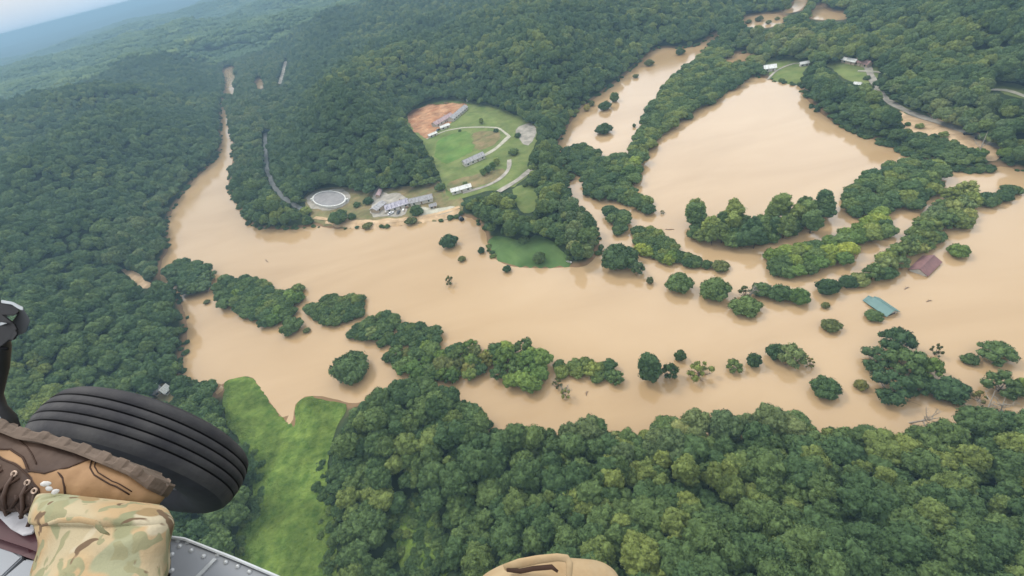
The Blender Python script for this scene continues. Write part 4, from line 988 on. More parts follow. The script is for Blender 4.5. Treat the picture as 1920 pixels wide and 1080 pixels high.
def car(px, py, rz, label, paint, van=False):
    c = P(px, py, 1.2); g = float(zat(c.x, c.y)[0]) + .35
    e = root('parked_van' if van else 'parked_car', (c.x, c.y, g), rz, label, 'van' if van else 'car')
    prof = [(-2.2, .35), (-2.25, .85), (-1.9, 1.0), (1.0, 1.02), (2.1, .85), (2.25, .4)] if not van else [(-2.5, .35), (-2.55, 2.1), (1.5, 2.15), (2.0, 1.2), (2.6, 1.05), (2.65, .4)]
    V = [(x, y, z) for y in (-.9, .9) for x, z in prof]; n = len(prof)
    Fc = [tuple(range(n - 1, -1, -1)), tuple(range(n, 2 * n))] + [(i, (i + 1) % n, n + (i + 1) % n, n + i) for i in range(n)]
    pmesh("body", V, Fc, paint, e)
    if not van:
        V = [(-1.7, -.82, 1.0), (.9, -.82, 1.0), (.9, .82, 1.0), (-1.7, .82, 1.0), (-1.2, -.65, 1.5), (.25, -.65, 1.5), (.25, .65, 1.5), (-1.2, .65, 1.5)]
        pmesh("window", V, [(0, 1, 5, 4), (1, 2, 6, 5), (2, 3, 7, 6), (3, 0, 4, 7)], M['glass'], e)
        v, f = boxes([(-.47, 0, 1.52, 1.5, 1.32, .06)]); pmesh("roof", v, f, paint, e)
    else:
        v, f = boxes([(1.2, 0, 1.65, .8, 1.84, .5)]); pmesh("window", v, f, M['glass'], e)
    for x in (-1.4, 1.4):
        for y in (-.85, .85):
            v, f = lathe([(.1, -.11), (.34, -.11), (.34, .11), (.1, .11)], 16)
            w = pmesh("wheel", [(p[0], p[2], p[1]) for p in v], f, M['black'], e); w.location = (x, y, .33)
for px, py, rz, lab, pt, vn in [(1814, 254, 2.2, "dark car parked on the dirt field beside the road, left of two", 'carpaint_d', False),
    (1836, 262, 2.2, "dark car parked on the dirt field beside the road, right of two", 'carpaint_d', False),
    (879, 191, .8, "white van at the top end of the orange dirt lot", 'carpaint_w', True),
    (734, 402, .5, "white car standing in front of the lilac roofed house", 'carpaint_w', False),
    (748, 400, 1.3, "dark car standing in front of the lilac roofed house", 'carpaint_d', False),
    (822, 246, 1.0, "dark car parked between the small annex and the pale shed", 'carpaint_d', False)]:
    car(px, py, rz, lab, M[pt], vn)
# yard clutter before the lilac roofed house
for i, (px, py, sx, sy, sz, mt) in enumerate([(727, 399, 2.5, 1.6, 1.2, 'roof_white'), (742, 394, 1.6, 2.2, 1.0, 'black'), (757, 396, 2.6, 1.2, 1.0, 'roof_white'), (764, 391, 1.4, 1.4, 1.2, 'plank')]):
    c = P(px, py, 1.2); g = float(zat(c.x, c.y)[0]) + .35
    v, f = boxes([(0, 0, sz / 2, sx, sy, sz), (sx * .4, .3, sz * .35, sx * .5, sy * 1.2, sz * .6)])
    e = root('junk_pile', (c.x, c.y, g), i * .8, ["white boxes heaped left of the cars in the muddy yard", "dark heap between the cars and the lilac roofed house", "white crates heaped right of the cars in the muddy yard", "brown wooden heap at the right end of the lilac roofed house"][i], 'heap')
    pmesh('box', *boxes([(0, 0, sz / 2, sx, sy, sz)]), M[mt], e); pmesh('box', *boxes([(sx * .6, .4, sz * .3, sx * .5, sy * .8, sz * .55)]), M[mt], e); pmesh('board', *boxes([(-sx * .2, -.9, sz * .3, sx * 1.2, .7, .12)]), M['plank'], e)
# floating drift
def drift(px, py, ln, rz, label, cat='driftwood'):
    c = P(px, py, .1); e = root('driftwood', (c.x, c.y, .02), rz, label, cat)
    v, f = tube([(-ln / 2, 0, 0), (-ln * .1, .1, .12), (ln * .3, -.05, .1), (ln / 2, .1, -.05)], [.2, .26, .2, .08], 7); pmesh('log', v, f, M['plank'], e, True)
    v, f = tube([(-ln * .1, .1, .12), (ln * .05, .6, .5)], [.1, .04], 5); pmesh('branch', v, f, M['plank'], e, True)
    v, f = tube([(ln * .2, 0, .1), (ln * .3, -.7, .3)], [.1, .04], 5); pmesh('branch', v, f, M['plank'], e, True)
for a in [(1700, 540, 2.4, .3, "small dark drift log in open water below the maroon roof"), (1742, 564, 2.2, .1, "small dark drift log in open water right of the teal roof"),
          (1100, 737, 2.2, 1.2, "dark log floating below the thin end of the middle tree line"), (1216, 399, 5, .4, "drift branch off the tip of the belt at the flooded field corner"),
          (1255, 430, 5, 2.7, "drift branch in the gap between the two dark pond belts"), (500, 489, 6, 2.2, "thin pale branch drifting in the left of the main flood"),
          (1440, 500, 3, .6, "short log in the channel by the fresh green belt")]:
    drift(*a)
c = P(865, 411, .5); e = root('black_drum', (c.x, c.y, 0.1), .4, "black drum lying at the water edge right of the mud bank", 'drum')
v, f = lathe([(.05, -1.8), (1.3, -1.8), (1.45, -1.6), (1.45, 1.6), (1.3, 1.8), (.05, 1.8)], 24); o_ = pmesh('shell', v, f, M['black'], e, True); o_.rotation_euler = (1.5, 0, 0); o_.location = (0, 0, .7)
v, f = lathe([(1.5, -.15), (1.5, .15), (1.4, .15), (1.4, -.15), (1.5, -.15)], 24); o2 = pmesh('hoop', v, f, M['roof_grey'], e); o2.rotation_euler = (1.5, 0, 0); o2.location = (0, 0, .7)
c = P(1067, 493, .6); e = root('beached_skiff', (c.x, c.y, float(zat(c.x, c.y)[0]) + .3), 2.4, "tiny white skiff beached at the right end of the grassy point", 'boat')
pmesh('hull', [(-1.6, -.5, .5), (-1.6, .5, .5), (.8, .6, .5), (.8, -.6, .5), (1.9, 0, .6), (-1.4, -.3, 0), (-1.4, .3, 0), (.8, .35, 0), (.8, -.35, 0), (1.5, 0, .1)],
      [(5, 6, 7, 8), (8, 7, 9), (0, 3, 8, 5), (2, 1, 6, 7), (1, 0, 5, 6), (3, 4, 9, 8), (4, 2, 7, 9)], M['roof_white'], e); v, f = boxes([(0, 0, .42, .3, 1.05, .08)]); pmesh('bench', v, f, M['plank'], e)
# bare, flood-stripped trees
def bare(px, py, h, lean, rz, label, seed, limbs=9):
    c = P(px, py, .3); g = max(float(zat(c.x, c.y)[0]), -3)
    me = trunk_mesh(seed, h, .32, h * .42, M['deadwood'], limbs, 9, base=-3.5); me.name = "bare_trunk"
    o = link('bare_tree', me); o.location = (c.x, c.y, g if g > .2 else 0); o.rotation_euler = (lean[0], lean[1], rz); o['label'] = label; o['category'] = 'dead tree'
bare(1706, 792, 9.5, (.5, .35), 0, "pale bare tree leaning over the narrow water below the big ragged clump", 1)
bare(1832, 792, 11, (.3, .7), 1.0, "grey bare tree at the edge of the near woods by the right edge", 2)
bare(1872, 790, 9, (.2, .2), 2.0, "bleached bare tree among bushes near the right edge of the near woods", 3)
bare(1828, 302, 13, (-.1, .35), .5, "grey leaning snag at the right end of the dirt field", 4, 5)
bare(1405, 560, 7, (.1, .2), .5, "brittle bare treetop between the round pair and short bushy row", 5)
bare(1053, 742, 7, (.3, .3), .5, "pale drowned sapling below the thin end of the middle tree line", 6)
# shrubs on the lawns of the bend
for px, py, w, k, tn, lab in [(905,322,12,'tall','fresh',"leftmost of the shrubs in a row on the worn lawn by the curved drive"),(914,317,12,'tall','mid',"second shrub from the left in the row on the worn lawn"),
    (923,310,12,'tall','fresh',"third shrub from the left in the row on the worn lawn"),(931,302,12,'tall','mid',"rightmost of the shrubs in a row on the worn lawn by the curved drive"),
    (930,245,12,'low','dark',"dark round shrub in the upper bend of the pale loop drive"),(971,254,15,'low','dark',"dark tree between the loop drive and the gravel lot"),
    (962,282,22,'wide','mid',"light green tree beside the curved drive below the gravel lot"),(902,226,9,'tall','mid',"narrow shrub alone on the upper lawn of the bend"),
    (862,245,7,'low','mid',"tiny bush by the upper path of the green lawn"),(669,384,16,'low','mid',"rounded shrub right of the round tank"),(690,378,22,'low','dark',"dark tree between the round tank and the grey roofed workshop"),
    (872,344,12,'low','dark',"dark bush behind the long white roofed building"),(826,352,24,'low','mid',"spreading bush left of the long white roofed building"),
    (573,398,26,'low','mid',"leafy tree left of the river bank yard by the road end"),(1462,108,14,'low','dark',"dark bush on the light lawn right of the lawn house"),
    (1626,146,14,'low','mid',"bush in the fork below the red brown roofed barn"),(1634,163,12,'low','brown',"brown bush on the road bend below the barns"),
    (1835,290,30,'low','yellow',"yellow green bush at the foot of the grey leaning snag"),(1725,236,16,'low','mid',"bush in the middle of the dirt field"),(1702,232,12,'low','fresh',"small bush at the left end of the dirt field"),
    (1770,252,18,'low','mid',"bush on the lower rim of the dirt field")]:
    crown, trunk, rx, cz, top = KIND[k][1]; s = scale_at(px, py); sc = (w / s) / (2.2 * rx); c = P(px, py, 2 + cz * sc * .5); g = float(zat(c.x, c.y)[0])
    make_tree('shrub', c.x, c.y, g - (.5 * sc if k == 'low' else 4.5 * sc), k, 1, sc, px * .7, lab, 'bush', None, GREENS[tn])
# ------------------------------------------------------------------ helicopter and its passenger
def CV(x, y, z): return CAM + ROT @ Vector((x, y, z))
def cam_mesh(name, V, Fc, m_, parent, smooth_=True, mats=None, mi=None, **props):
    """vertices given in world space"""
    me = bpy.data.meshes.new(name); me.from_pydata([tuple(v) for v in V], [], [tuple(f) for f in Fc])
    for q in (mats or [m_]): me.materials.append(q)
    if mi is not None: me.polygons.foreach_set('material_index', mi)
    if smooth_: me.polygons.foreach_set('use_smooth', [True] * len(me.polygons))
    me.update(); bm = bmesh.new(); bm.from_mesh(me); bmesh.ops.recalc_face_normals(bm, faces=bm.faces); bm.to_mesh(me); bm.free()
    o = link(name, me, parent, **props)
    o.matrix_parent_inverse = parent.matrix_world.inverted() if False else Matrix.Translation(-parent_loc(parent))
    return o
def parent_loc(p):
    return p.location.copy() if p.type == 'EMPTY' else Vector((0, 0, 0))   # meshes here sit at the world origin
M['tyre'] = mat("tyre_rubber", (.020, .021, .026), .75, .25, 14, spec=.3, bump=.3, bscale=60, bdist=.002)
M['tread'] = mat("tread_rubber", (.026, .026, .031), .85, .25, 9, spec=.25, bump=.5, bscale=90, bdist=.003, col2=(.062, .060, .060), detail=10.0)
M['groove'] = mat("groove_rubber", (.006, .006, .008), .9, .2, 14)
M['metal'] = mat("grey_painted_metal", (.235, .25, .27), .45, .1, 5, spec=.4, bump=.08, bscale=30, bdist=.003)
M['metal_l'] = mat("worn_edge_metal", (.42, .44, .45), .4, .2, 20, metallic=.3)
M['dark_metal'] = mat("black_metal", (.012, .012, .014), .5, .3, 20, spec=.4, bump=.15, bscale=40, bdist=.003)
M['maroon'] = mat("maroon_vinyl", (.045, .010, .014), .55, .3, 6, spec=.4, bump=.2, bscale=25, bdist=.004)
M['strap'] = mat("grey_webbing", (.33, .32, .33), .85, .25, 35, bump=.4, bscale=150, bdist=.002, col2=(.48, .47, .48))
M['sole'] = mat("boot_sole", (.125, .092, .07), .85, .25, 30, bump=.5, bscale=120, bdist=.003)
M['leather_d'] = mat("dark_brown_leather", (.050, .028, .020), .6, .3, 14, spec=.35, bump=.35, bscale=70, bdist=.003, col2=(.085, .05, .035))
M['leather_t'] = mat("tan_suede", (.33, .185, .085), .8, .2, 12, bump=.35, bscale=90, bdist=.002, col2=(.45, .27, .14))
m, nt, b = new_mat("boot_leather"); Lk = nt.links.new
at_ = N(nt, "ShaderNodeAttribute", attribute_name='zone'); rr_ = N(nt, "ShaderNodeMapRange"); rr_.inputs['From Min'].default_value = -.0008; rr_.inputs['From Max'].default_value = .0008; Lk(at_.outputs['Fac'], rr_.inputs['Value'])
t_ = N(nt, "ShaderNodeTexCoord"); n_ = N(nt, "ShaderNodeTexNoise", i_Scale=14.0, i_Detail=6.0); Lk(t_.outputs['Object'], n_.inputs['Vector'])
c_a = N(nt, "ShaderNodeValToRGB"); c_a.color_ramp.elements[0].position = .35; c_a.color_ramp.elements[0].color = (.21, .115, .052, 1); c_a.color_ramp.elements[1].position = .65; c_a.color_ramp.elements[1].color = (.34, .205, .105, 1)
c_b = N(nt, "ShaderNodeValToRGB"); c_b.color_ramp.elements[0].position = .35; c_b.color_ramp.elements[0].color = (.038, .022, .016, 1); c_b.color_ramp.elements[1].position = .7; c_b.color_ramp.elements[1].color = (.085, .052, .036, 1)
Lk(n_.outputs['Fac'], c_a.inputs[0]); Lk(n_.outputs['Fac'], c_b.inputs[0])
mx_ = N(nt, "ShaderNodeMix", data_type='RGBA'); Lk(rr_.outputs[0], mx_.inputs[0]); Lk(c_a.outputs[0], mx_.inputs[6]); Lk(c_b.outputs[0], mx_.inputs[7]); Lk(mx_.outputs[2], b.inputs['Base Color'])
b.inputs['Roughness'].default_value = .7; b.inputs['Specular IOR Level'].default_value = .3
n3_ = N(nt, "ShaderNodeTexNoise", i_Scale=70.0, i_Detail=6.0); Lk(t_.outputs['Object'], n3_.inputs['Vector']); bu = N(nt, "ShaderNodeBump"); bu.inputs['Strength'].default_value = .35; bu.inputs['Distance'].default_value = .003
Lk(n3_.outputs['Fac'], bu.inputs['Height']); Lk(bu.outputs[0], b.inputs['Normal'])
M['boot_leather'] = m
M['stitch'] = mat("seam", (.04, .02, .012), .8, .2, 30)
M['brass'] = mat("eyelet_metal", (.35, .26, .2), .4, .2, 30, metallic=.7)
M['lace'] = mat("white_lace_tip", (.50, .48, .45), .8, .2, 90)
# camouflage cloth
m, nt, b = new_mat("tan_camouflage"); Lk = nt.links.new
tcn = N(nt, "ShaderNodeTexCoord"); mpn = N(nt, "ShaderNodeMapping"); mpn.inputs['Scale'].default_value = (1, 1, 1)
Lk(tcn.outputs['Object'], mpn.inputs['Vector'])
col = None
base = N(nt, "ShaderNodeTexNoise", i_Scale=9.0, i_Detail=1.0); Lk(mpn.outputs[0], base.inputs['Vector'])
cr = N(nt, "ShaderNodeValToRGB"); e = cr.color_ramp; e.elements[0].position = .42; e.elements[0].color = (.37, .31, .20, 1); e.elements[1].position = .58; e.elements[1].color = (.38, .27, .15, 1)
Lk(base.outputs['Fac'], cr.inputs[0]); last = cr.outputs[0]
CAMO = ((11, .56, (.27, .265, .165), 3, .3), (19, .61, (.23, .225, .13), 9, .4), (15, .60, (.42, .36, .25), 21, .4), (13, .61, (.27, .19, .10), 31, .3), (34, .60, (.24, .225, .13), 41, .6), (30, .64, (.14, .095, .06), 14, .7))
for sc_, thr, c_, off, dist in CAMO:
    mp2 = N(nt, "ShaderNodeMapping"); mp2.inputs['Location'].default_value = (off, off * .7, off * .3); Lk(tcn.outputs['Object'], mp2.inputs['Vector'])
    n = N(nt, "ShaderNodeTexNoise", i_Scale=float(sc_), i_Detail=1.5, i_Distortion=dist); Lk(mp2.outputs[0], n.inputs['Vector'])
    r = N(nt, "ShaderNodeMapRange"); r.inputs['From Min'].default_value = thr - .012; r.inputs['From Max'].default_value = thr + .012; Lk(n.outputs['Fac'], r.inputs['Value'])
    mi_ = N(nt, "ShaderNodeMix", data_type='RGBA'); mi_.inputs[7].default_value = (*c_, 1); Lk(r.outputs[0], mi_.inputs[0]); Lk(last, mi_.inputs[6]); last = mi_.outputs[2]
Lk(last, b.inputs['Base Color']); b.inputs['Roughness'].default_value = .95; b.inputs['Specular IOR Level'].default_value = .1
bn = N(nt, "ShaderNodeTexNoise", i_Scale=16.0, i_Detail=5.0); Lk(tcn.outputs['Object'], bn.inputs['Vector'])
bu = N(nt, "ShaderNodeBump"); bu.inputs['Strength'].default_value = .6; bu.inputs['Distance'].default_value = .014; Lk(bn.outputs['Fac'], bu.inputs['Height'])
wv = N(nt, "ShaderNodeTexNoise", i_Scale=420.0, i_Detail=2.0); Lk(tcn.outputs['Object'], wv.inputs['Vector'])
b2_ = N(nt, "ShaderNodeBump"); b2_.inputs['Strength'].default_value = .35; b2_.inputs['Distance'].default_value = .0015; Lk(wv.outputs['Fac'], b2_.inputs['Height']); Lk(bu.outputs[0], b2_.inputs['Normal']); Lk(b2_.outputs[0], b.inputs['Normal'])
M['camo'] = m

heli = bpy.data.objects.new("helicopter", None); S.collection.objects.link(heli); heli.location = CV(-.5, -.75, -.4)
heli['label'] = "helicopter from inside: black main wheel, riveted grey door sill and dark strut"; heli['category'] = "helicopter"
# --- wheel: ring of revolution about its axle
WC = PD(272, 852, 1.60)
ray = (WC - CAM).normalized(); eye = -ray
u0 = ROT @ Vector((-.58, -.815, 0)); u0 = (u0 - eye * u0.dot(eye)).normalized()
AX = (eye * .22 + u0 * .975).normalized()          # towards the sidewall we see
def ring(name, prof, parent, mats, mids, n=160, c0=None, ax=None):
    c0 = c0 or WC; ax = ax or AX; a = ax.orthogonal().normalized(); bb = ax.cross(a); V = []; Fc = []; mi = []
    for r, h in prof:
        for k in range(n):
            t = 2 * math.pi * k / n; V.append(c0 + (a * math.cos(t) + bb * math.sin(t)) * r + ax * h)
    for i in range(len(prof) - 1):
        for k in range(n):
            Fc.append((i * n + k, i * n + (k + 1) % n, (i + 1) * n + (k + 1) % n, (i + 1) * n + k)); mi.append(mids[i])
    return cam_mesh(name, V, Fc, None, parent, True, mats, mi)
R0 = .325
prof = [(.155, .06), (.17, .084), (.21, .098), (.255, .100), (.285, .092), (.302, .080)]; mids = [0] * 5
hs = .068
prof += [(.310, hs + .003)]; mids += [1]
for k, g in enumerate((.044, .018, -.012, -.040)):
    rc = R0 - .010 * (abs(g) / .06) ** 2
    prof += [(rc, g + .0026), (rc - .010, g + .002), (rc - .010, g - .002), (rc, g - .0026)]; mids += [1, 2, 2, 2]
prof += [(.312, -hs), (.300, -.08), (.27, -.094), (.21, -.096), (.155, -.05), (.155, .05)]; mids += [1, 1, 0, 0, 0, 0]
tyre = ring("tyre", prof, heli, [M['tyre'], M['tread'], M['groove']], mids)
ring("rim", [(.03, .075), (.06, .07), (.07, .03), (.13, .02), (.15, .045), (.163, .062), (.163, .05), (.15, -.05), (.03, -.05), (.03, .075)], tyre, [M['metal']], [0] * 9, 64)
ring("axle", [(.001, .085), (.03, .085), (.032, -.08), (.001, -.08)], heli, [M['dark_metal']], [0] * 3, 24)
# --- floor plane
FN = ROT @ Vector((.06, .72, .69)); FN.normalize(); FP = PD(320, 1005, .80)
def PF(px, py, up=0.0):
    d = (ROT @ Vector((px - 960, 540 - py, -F))).normalized(); t = (FP + FN * up - CAM).dot(FN) / d.dot(FN); return CAM + d * t
def slab(name, pts, top, th, m_, parent, bev=0.0, **props):
    A = [PF(x, y, top) for x, y in pts]; B = [p - FN * th for p in A]; n = len(A)
    me = bpy.data.meshes.new(name); me.from_pydata([tuple(p) for p in A + B], [], [tuple(range(n)), tuple(range(2 * n - 1, n - 1, -1))] + [(i, n + i, n + (i + 1) % n, (i + 1) % n) for i in range(n)])
    me.materials.append(m_); bm = bmesh.new(); bm.from_mesh(me)
    if bev: bmesh.ops.bevel(bm, geom=bm.edges[:], offset=bev, segments=2, affect='EDGES')
    bmesh.ops.recalc_face_normals(bm, faces=bm.faces); bm.to_mesh(me); bm.free()
    o = link(name, me, parent, **props); o.matrix_parent_inverse = Matrix.Translation(-parent_loc(parent)); return o
slab("cabin_floor", [(-320, 880), (40, 960), (180, 1005), (330, 1040), (560, 1150), (900, 1290), (900, 1500), (-320, 1500)], -.012, .03, M['dark_metal'], heli)
sill = slab("door_sill", [(318, 1009), (344, 1012), (432, 1047), (520, 1084), (700, 1160), (700, 1300), (318, 1200)], 0, .008, M['metal'], heli, .002)
slab("edge_flange", [(318, 1003), (346, 1007), (434, 1041), (524, 1079), (700, 1150), (700, 1160), (520, 1084), (432, 1047), (344, 1012), (318, 1009)], .007, .02, M['metal_l'], sill, .0015)
slab("lap_joint", [(400, 1046), (407, 1048), (372, 1084), (350, 1120), (342, 1118), (366, 1080)], .003, .003, M['metal_l'], sill, .0006)
rv = None
for k, (x, y) in enumerate([(334, 1013), (337, 1024), (359, 1032), (382, 1043), (352, 1016), (408, 1040), (322, 1070), (424, 1054), (446, 1062), (468, 1072), (322, 1040), (390, 1062)]):
    c = PF(x, y, 0); V = []; Fc = []
    a = FN.orthogonal().normalized(); bb = FN.cross(a); n = 10; prof_ = [(.0042, 0), (.0038, .0014), (.002, .0024), (.0002, .0027)]
    for r, h in prof_:
        for q in range(n): V.append((a * math.cos(q * .6283) + bb * math.sin(q * .6283)) * r + FN * h)
    Fc = [(i * n + q, i * n + (q + 1) % n, (i + 1) * n + (q + 1) % n, (i + 1) * n + q) for i in range(3) for q in range(n)]
    if rv is None:
        rv = bpy.data.meshes.new("rivet"); rv.from_pydata([tuple(v) for v in V], [], Fc); rv.materials.append(M['metal_l'])
        for p_ in rv.polygons: p_.use_smooth = True
    o = link("rivet", rv, sill); o.location = c - parent_loc(sill)
slab("seat_pad", [(-200, 850), (0, 893), (30, 912), (64, 948), (92, 985), (92, 1060), (40, 1040), (-200, 960)], .015, .05, M['maroon'], heli, .01)
st = slab("lap_strap", [(-160, 800), (0, 922), (30, 945), (60, 968), (70, 985), (60, 1000), (42, 1004), (20, 992), (0, 972), (-160, 860)], .026, .004, M['strap'], heli, .001)
slab("stitching", [(-100, 850), (0, 928), (57, 972), (56, 976), (0, 933), (-100, 856)], .0275, .002, M['wall_pale'], st)
slab("floor_plate", [(-60, 1058), (8, 1022), (42, 1044), (0, 1084), (-60, 1100)], .004, .012, M['metal'], heli, .002)
slab("floor_plate", [(6, 1082), (46, 1048), (110, 1060), (110, 1140), (0, 1140)], .006, .012, M['metal'], heli, .002)
# --- landing gear strut at the left edge
def tubew(path, radii, n=20, name="", m_=None, parent=None, flat=1.0):
    Pp = [Vector(p) for p in path]; V = []; Fc = []
    for i, p in enumerate(Pp):
        t = (Pp[min(i + 1, len(Pp) - 1)] - Pp[max(i - 1, 0)]).normalized(); a = t.cross(ROT @ Vector((0, 0, 1))).normalized(); bb = t.cross(a)
        for k in range(n):
            an = 2 * math.pi * k / n; V.append(p + a * math.cos(an) * radii[i] + bb * math.sin(an) * radii[i] * flat)
    for i in range(len(Pp) - 1):
        for k in range(n): Fc.append((i * n + k, i * n + (k + 1) % n, (i + 1) * n + (k + 1) % n, (i + 1) * n + k))
    Fc += [tuple(range(n)), tuple((len(Pp) - 1) * n + k for k in range(n))]
    return cam_mesh(name, V, Fc, m_, parent, True)
SD = 1.15
strut = tubew([PD(-22, 560, SD), PD(-16, 610, SD), PD(-6, 650, SD), PD(-10, 690, SD), PD(-15, 740, SD), PD(-14, 765, SD), PD(-10, 785, SD), PD(-8, 830, SD)],
      [.020, .024, .026, .026, .020, .026, .038, .05], name="landing_strut", m_=M['dark_metal'], parent=heli)
def prism(name, pts, d, th, m_, parent, bev=.003):
    A = [PD(x, y, d) for x, y in pts]; B = [PD(x, y, d + th) for x, y in pts]; n = len(A)
    me = bpy.data.meshes.new(name); me.from_pydata([tuple(p) for p in A + B], [], [tuple(range(n)), tuple(range(2 * n - 1, n - 1, -1))] + [(i, n + i, n + (i + 1) % n, (i + 1) % n) for i in range(n)])
    me.materials.append(m_); bm = bmesh.new(); bm.from_mesh(me); bmesh.ops.recalc_face_normals(bm, faces=bm.faces)
    if bev: bmesh.ops.bevel(bm, geom=bm.edges[:], offset=bev, segments=2, affect='EDGES')
    bm.to_mesh(me); bm.free(); o = link(name, me, parent); o.matrix_parent_inverse = Matrix.Translation(-parent_loc(parent)); return o
prism("bracket", [(-30, 560), (2, 566), (34, 574), (38, 584), (30, 592), (10, 592), (28, 606), (36, 620), (30, 632), (16, 640), (4, 650), (-30, 650)], SD - .06, .07, M['dark_metal'], strut)
prism("cover_plate", [(12, 618), (42, 576), (57, 600), (48, 624), (24, 632)], SD - .01, .012, M['metal'], strut, .002)
prism("edge_strip", [(2, 562), (24, 566), (44, 576), (43, 582), (36, 580), (22, 571), (2, 568)], SD - .065, .012, M['metal_l'], strut, .001)
prism("pin", [(0, 604), (14, 606), (0, 611)], SD - .07, .012, M['metal_l'], strut, .001)
prism("lug", [(24, 618), (32, 618), (36, 626), (26, 640), (16, 640)], SD - .07, .03, M['dark_metal'], strut, .004)
prism("clip", [(-20, 774), (-2, 778), (5, 788), (-2, 790), (-20, 784)], SD - .08, .02, M['metal_l'], strut, .001)
tubew([PD(-10, 652, SD - .05), PD(14, 654, SD - .05)], [.004, .004], 8, "hose_clamp", M['groove'], strut)

# --- the passenger: camouflage trousers, leather boot
per = bpy.data.objects.new("person", None); S.collection.objects.link(per); per.location = CV(-.1, -.62, -.15)
per['label'] = "person in tan camouflage trousers and brown leather boots sitting in the helicopter doorway"; per['category'] = "person"
def cloth_tube(stations, n=72, seed=0, amp=.004, fr=22.0):
    """stations: (centre, half width vector, half depth vector)"""
    V = []; Fc = []
    # densify along the length
    St = []
    for i in range(len(stations) - 1):
        k = 12
        p = [stations[max(i - 1, 0)], stations[i], stations[i + 1], stations[min(i + 2, len(stations) - 1)]]
        for q in range(k):
            t = q / k
            def cr_(a, b_, c, d): return (b_ * 2 + (c - a) * t + (a * 2 - b_ * 5 + c * 4 - d) * t * t + (b_ * 3 - a - c * 3 + d) * t ** 3) * .5
            St.append(tuple(cr_(p[0][j], p[1][j], p[2][j], p[3][j]) for j in range(3)))
    St.append(stations[-1])
    for c, w, dd in St:
        for k in range(n):
            a = 2 * math.pi * k / n; ca, sa = math.cos(a), math.sin(a)
            ca2 = math.copysign(abs(ca) ** .95, ca); sa2 = math.copysign(abs(sa) ** .95, sa)
            p = c + w * ca2 + dd * sa2; nrm = (w * ca2 + dd * sa2).normalized()
            q = p - CAM
            h = noise.noise(q * fr + Vector((seed, 0, 0))) * amp + (1 - abs(noise.noise(Vector((q.x * fr * .6, q.y * fr * .6, q.z * fr * .6 + seed))))) ** 4 * amp * .9
            V.append(p + nrm * h)
    m_ = len(St); V.append(St[0][0]); Fc += [(len(V) - 1, k, (k + 1) % n) for k in range(n)]
    for i in range(m_ - 1):
        for k in range(n): Fc.append((i * n + k, i * n + (k + 1) % n, (i + 1) * n + (k + 1) % n, (i + 1) * n + k))
    return V, Fc
def stn(lx, rx, y, d, dep, tilt=0.0):
    """a cross-section of a leg seen between frame x = lx and rx at frame y, its near surface d metres away"""
    c = PD((lx + rx) / 2, y, d + dep); w = (PD(rx, y + tilt, d + dep) - PD(lx, y - tilt, d + dep)) * .5 * .97
    return (c, w, (PD((lx + rx) / 2, y, 2) - CAM).normalized() * dep)
V, Fc = cloth_tube([stn(120, 250, 962, .79, .025), stn(96, 284, 940, .705, .040, 10), stn(76, 308, 946, .690, .055, 10), stn(66, 317, 962, .662, .062, 9), stn(62, 320, 985, .640, .070, 2), stn(63, 318, 1020, .620, .072), stn(56, 319, 1060, .600, .074), stn(48, 322, 1110, .570, .078), stn(36, 340, 1250, .50, .085), stn(20, 420, 1500, .42, .09), stn(60, 620, 1750, .36, .09), stn(300, 900, 1950, .34, .10)], seed=3, amp=.015, fr=13)
n0 = len(V)
# second leg: the bent knee that comes into the frame at the bottom
V2, F2 = cloth_tube([stn(1015, 1060, 1046, .56, .012), stn(972, 1108, 1051, .545, .03), stn(935, 1138, 1064, .53, .05), stn(905, 1158, 1086, .51, .062), stn(880, 1180, 1120, .49, .07), stn(850, 1215, 1200, .46, .078), stn(760, 1260, 1450, .42, .09), stn(600, 1250, 1800, .36, .1)], seed=11, amp=.008, fr=18)
V += V2; Fc += [tuple(k + n0 for k in f) for f in F2]
M['tan_cloth'] = mat("tan_cloth", (.30, .20, .105), .9, nscale=14, detail=6.0, col2=(.40, .31, .19), spec=.15, bump=.5, bscale=45, bdist=.006)
tr = cam_mesh("trousers", V, Fc, None, per, True, [M['camo'], M['tan_cloth']], [1 if f[0] >= n0 else 0 for f in Fc])
# turned-up cuff band and the knee patch of the trousers
Vc, Fq = cloth_tube([stn(98, 284, 934, .712, .040, 10), stn(74, 308, 937, .695, .056, 11), stn(63, 319, 946, .668, .068, 10), stn(57, 325, 962, .640, .082, 8), stn(55, 327, 976, .630, .086, 4), stn(57, 324, 986, .630, .083, 5), stn(66, 314, 992, .642, .066, 6)], seed=5, amp=.005, fr=16)
cam_mesh("cuff", Vc, Fq, M['camo'], tr)
def fold(name, pts, r, m_, parent):
    return tubew([PD(x, y, d) for x, y, d in pts], r, 10, name, m_, parent, .5)
fold("crease", [(78, 986, .632), (110, 976, .628), (150, 974, .626), (178, 980, .626), (192, 996, .628), (206, 1003, .632)], [.0015, .0035, .0042, .0042, .0035, .0012], M['camo'], tr)
fold("pocket_flap", [(946, 1064, .527), (975, 1056, .521), (1010, 1049, .517), (1045, 1045, .514), (1062, 1047, .514), (1068, 1056, .512), (1067, 1085, .503)], [.004, .0055, .005, .0045, .0045, .004, .003], M['tan_cloth'], tr)
fold("crease", [(950, 1069, .523), (975, 1071, .519), (1000, 1066, .517), (1035, 1063, .513), (1046, 1072, .51)], [.002, .003, .003, .003, .0015], M['stitch'], tr)
